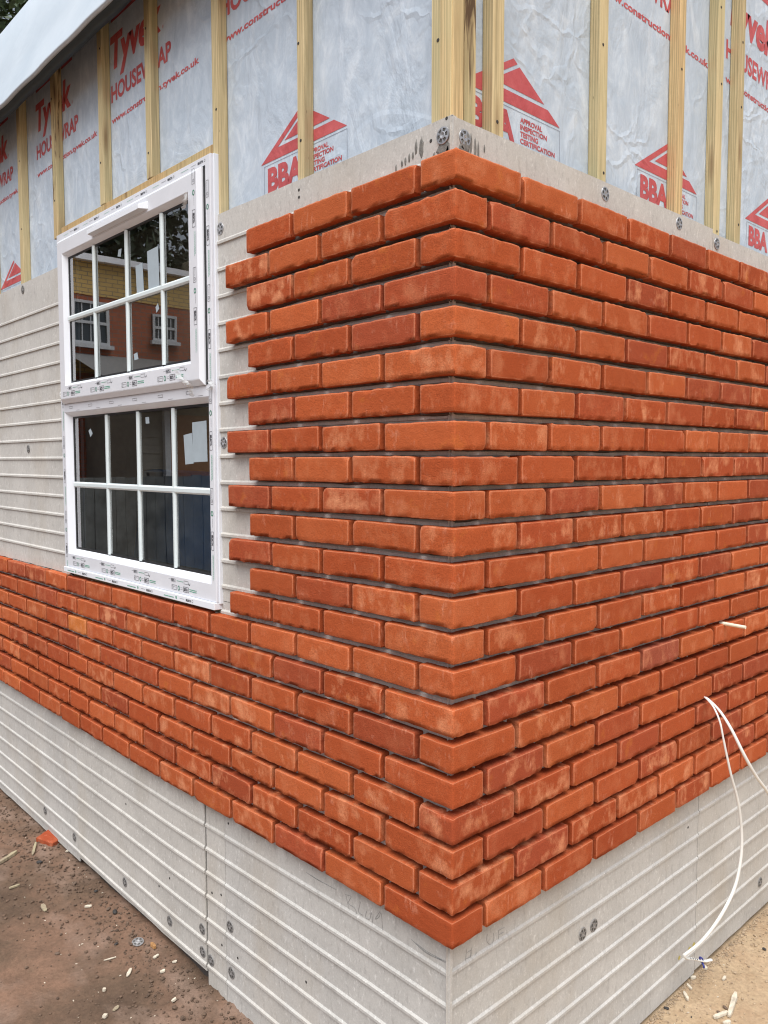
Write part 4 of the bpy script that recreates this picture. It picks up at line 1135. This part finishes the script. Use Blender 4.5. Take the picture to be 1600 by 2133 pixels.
wpvc = plain('aged_white_paint', (.46,.48,.50), .5); wglass = plain('dark_window', (.03,.04,.05), .1, var=.1)
for (y0, y1, z0, z1) in [(-5.12,-4.45,1.47,2.24),(-6.48,-5.98,1.66,2.17),(-9.4,-8.2,1.4,2.3),(-12.2,-11,1.4,2.3),(-12.2,-11,-1.4,-.1)]:
    w = MB(); w.box(XF-.02, XF+.03, y0, y1, z0, z1).build('window', wglass, nb); w = nb.children[-1]
    f = MB()
    for a in (y0, y1-.05): f.box(XF+.028, XF+.06, a, a+.05, z0, z1)
    for a in (z0, z1-.05, (z0+z1)/2-.025): f.box(XF+.0285, XF+.0595, y0+.05, y1-.05, a, a+.05)
    for k in (1, 2, 3): yy = y0+(y1-y0)*k/4; f.box(XF+.031, XF+.045, yy-.01, yy+.01, z0, z1)
    f.box(XF+.0285, XF+.12, y0-.06, y1+.06, z0-.07, z0-.002)
    f.build('window_frame', wpvc, w)
clad_g = plain('grey_cladding', (.20,.19,.165), .85, var=.2, nscale=3)
mb = MB()
for q in range(20): mb.box(XF+.0125, XF+2.2-.012*(q%2), -9.5, -4.6, GROUND+.13*q, GROUND+.13*q+.129)
mb.build('porch_wall', clad_g, nb)
mb = MB(); mb.add([(XF+2.6,-9.8,.42),(XF+2.6,-4.3,.42),(XF+.02,-4.3,1.30),(XF+.02,-9.8,1.30)], [(0,1,2,3)]); mb.box(XF+2.45, XF+2.62, -9.8, -4.3, .25, .415); mb.build('porch_roof', plain('grey_tiles', (.13,.13,.13), .8), nb)
MB().box(XF+2.201, XF+2.26, -5.9, -5.1, GROUND, .12).build('door', plain('porch_door', (.22,.085,.03), .5), nb)
MB().box(XF+2.2012, XF+2.255, -7.6, -6.3, -1.2, .1).build('window', wglass, nb)
for yy in (-5.03, -6.05): MB().box(XF+2.201, XF+2.30, yy-.05, yy+.05, GROUND, .24).build('post', wpvc, nb)

fe = empty('fence', (-9.2,-6,GROUND), 'dark boarded fence in front of the yellow and red brick house', 'fence')
mb = MB(); rnd = random.Random(9); y = -14.
while y < -1.6:
    d = rnd.uniform(0, .012); mb.box(-9.2-.02-d, -9.2-d, y, y+.142, GROUND+.03, -.85+rnd.uniform(-.01, .01)); y += .146
mb.build('boards', plain('fence_board', (.10,.11,.108), .85, var=.45, nscale=4), fe)
for y in (-13.9, -11.9, -9.9, -7.9, -5.9, -3.9, -1.9): MB().box(-9.33, -9.235, y-.05, y+.05, GROUND-.05, -.79).build('post', plain('fence_post', (.10,.085,.065), .85), fe)

# ------------------------------------------------------------------ trees
def leaf_mat(name, a, b):
    g = G(name); n = g.noise(1.3, 3, .6); n2 = g.noise(14, 2, .6)
    c = g.mix(g.ramp(n2, [(.35, 0.), (.65, 1.)]), g.ramp(n, [(.35, a), (.65, b)]), tuple(x*.6 for x in a))
    g.b.inputs['Subsurface Weight'].default_value = 0
    return g.done(c, .6)
LM = leaf_mat('leaves', (.025,.05,.014), (.06,.105,.03)); LM2 = leaf_mat('leaves_dark', (.016,.034,.013), (.035,.065,.022)); BM = plain('bark', (.07,.055,.04), .9, var=.3)
def tree(x, y, h, cr, leaf, count, label, mat, seed, low=.35, group='trees beyond the houses'):
    rnd = random.Random(seed); t = empty('tree', (x, y, GROUND), label, 'tree', group)
    tb = MB(); top = Vector((x+rnd.uniform(-.3,.3), y+rnd.uniform(-.3,.3), GROUND+h*.9))
    tube(tb, [(x,y,GROUND-.1),(x+.05,y,GROUND+h*.3),(x-.08,y+.1,GROUND+h*.6),tuple(top)], [h*.028,h*.022,h*.014,.02], 9)
    blobs = []
    for k in range(34):
        a = rnd.uniform(0, 6.28); zf = rnd.uniform(low, 1); rr = cr*math.sqrt(max(.05, 1-((zf-.62)/.5)**2))*rnd.uniform(.25, 1)
        c = Vector((x+rr*math.cos(a), y+rr*math.sin(a), GROUND+h*zf)); blobs.append((c, cr*rnd.uniform(.20, .38)))
        s = Vector((x, y, GROUND+h*max(.22, zf-.25)))
        tube(tb, [tuple(s), tuple(s.lerp(c, .55)+Vector((0,0,.15))), tuple(c)], [h*.008, h*.005, .01], 5)
    tb.build('trunk', BM, t)
    lb_ = MB()
    for i in range(count):
        c, r = rnd.choice(blobs)
        d = Vector((rnd.gauss(0,1), rnd.gauss(0,1), rnd.gauss(0,.8))); d = d.normalized()*r*rnd.random()**.45
        p = c+d; s = leaf*rnd.uniform(.6, 1.35)
        u = Vector((rnd.gauss(0,1), rnd.gauss(0,1), rnd.gauss(0,.6))).normalized(); v = u.cross(Vector((rnd.gauss(0,1), rnd.gauss(0,1), rnd.gauss(0,1)))).normalized()
        b0 = len(lb_.v); lb_.v += [tuple(p-u*s), tuple(p+v*s*.45), tuple(p+u*s), tuple(p-v*s*.45)]; lb_.f.append((b0,b0+1,b0+2,b0+3))
    lb_.build('crown', mat, t)
    return t
tree(-13.2, 3.6, 9.6, 3.0, .085, 16000, 'dark green leafy tree showing above the white eaves membrane', LM, 3, group=None)
tree(-16.5, 6.4, 10.5, 2.6, .10, 9000, 'second tree just behind the dark one in the top left corner', LM, 5, group=None)
tree(-24, -5.5, 12, 4.2, .2, 7000, 'tall dark tree behind the left end of the neighbouring house', LM2, 8)
tree(-25, -11, 12.5, 4.5, .2, 7000, 'broad dark tree behind the middle of the neighbouring house', LM2, 9)
tree(-24, -17, 11.5, 4.2, .2, 6000, 'dark tree behind the far end of the neighbouring house', LM2, 10)
tree(-23, -.2, 11.5, 3.6, .2, 6000, 'dark tree standing past the corner of the neighbouring house', LM2, 11)

# ------------------------------------------------------------------ sky and light (overcast)
w = bpy.data.worlds.new('World'); bpy.context.scene.world = w; w.use_nodes = True
N = w.node_tree.nodes; L = w.node_tree.links; bg = N['Background']
sky = N.new('ShaderNodeTexSky'); sky.sky_type = 'NISHITA'; sky.sun_disc = False; sky.sun_elevation = R_(66); sky.sun_rotation = R_(140)
sky.air_density = 1.0; sky.dust_density = 3.0; sky.ozone_density = 1.0
hs = N.new('ShaderNodeHueSaturation'); hs.inputs['Saturation'].default_value = .45; hs.inputs['Value'].default_value = 1.0
L.new(sky.outputs[0], hs.inputs['Color']); L.new(hs.outputs[0], bg.inputs['Color']); bg.inputs['Strength'].default_value = .10
sd = bpy.data.lights.new('sun', 'SUN'); sd.energy = 3.0; sd.angle = R_(60); sd.color = (1, .993, .98)
so = bpy.data.objects.new('sun', sd); C.objects.link(so)
az, el = R_(-52), R_(64)
dirv = Vector((math.cos(az)*math.cos(el), math.sin(az)*math.cos(el), math.sin(el)))   # towards the sun: in front of the corner
so.rotation_euler = dirv.to_track_quat('Z', 'Y').to_euler()
sky.sun_rotation = math.atan2(dirv.x, dirv.y)
sc = bpy.context.scene
sc.view_settings.view_transform = 'Standard'; sc.view_settings.look = 'None'; sc.view_settings.gamma = 1; sc.view_settings.exposure = .58
sc.render.film_transparent = False
sc.cycles.filter_width = 1.15
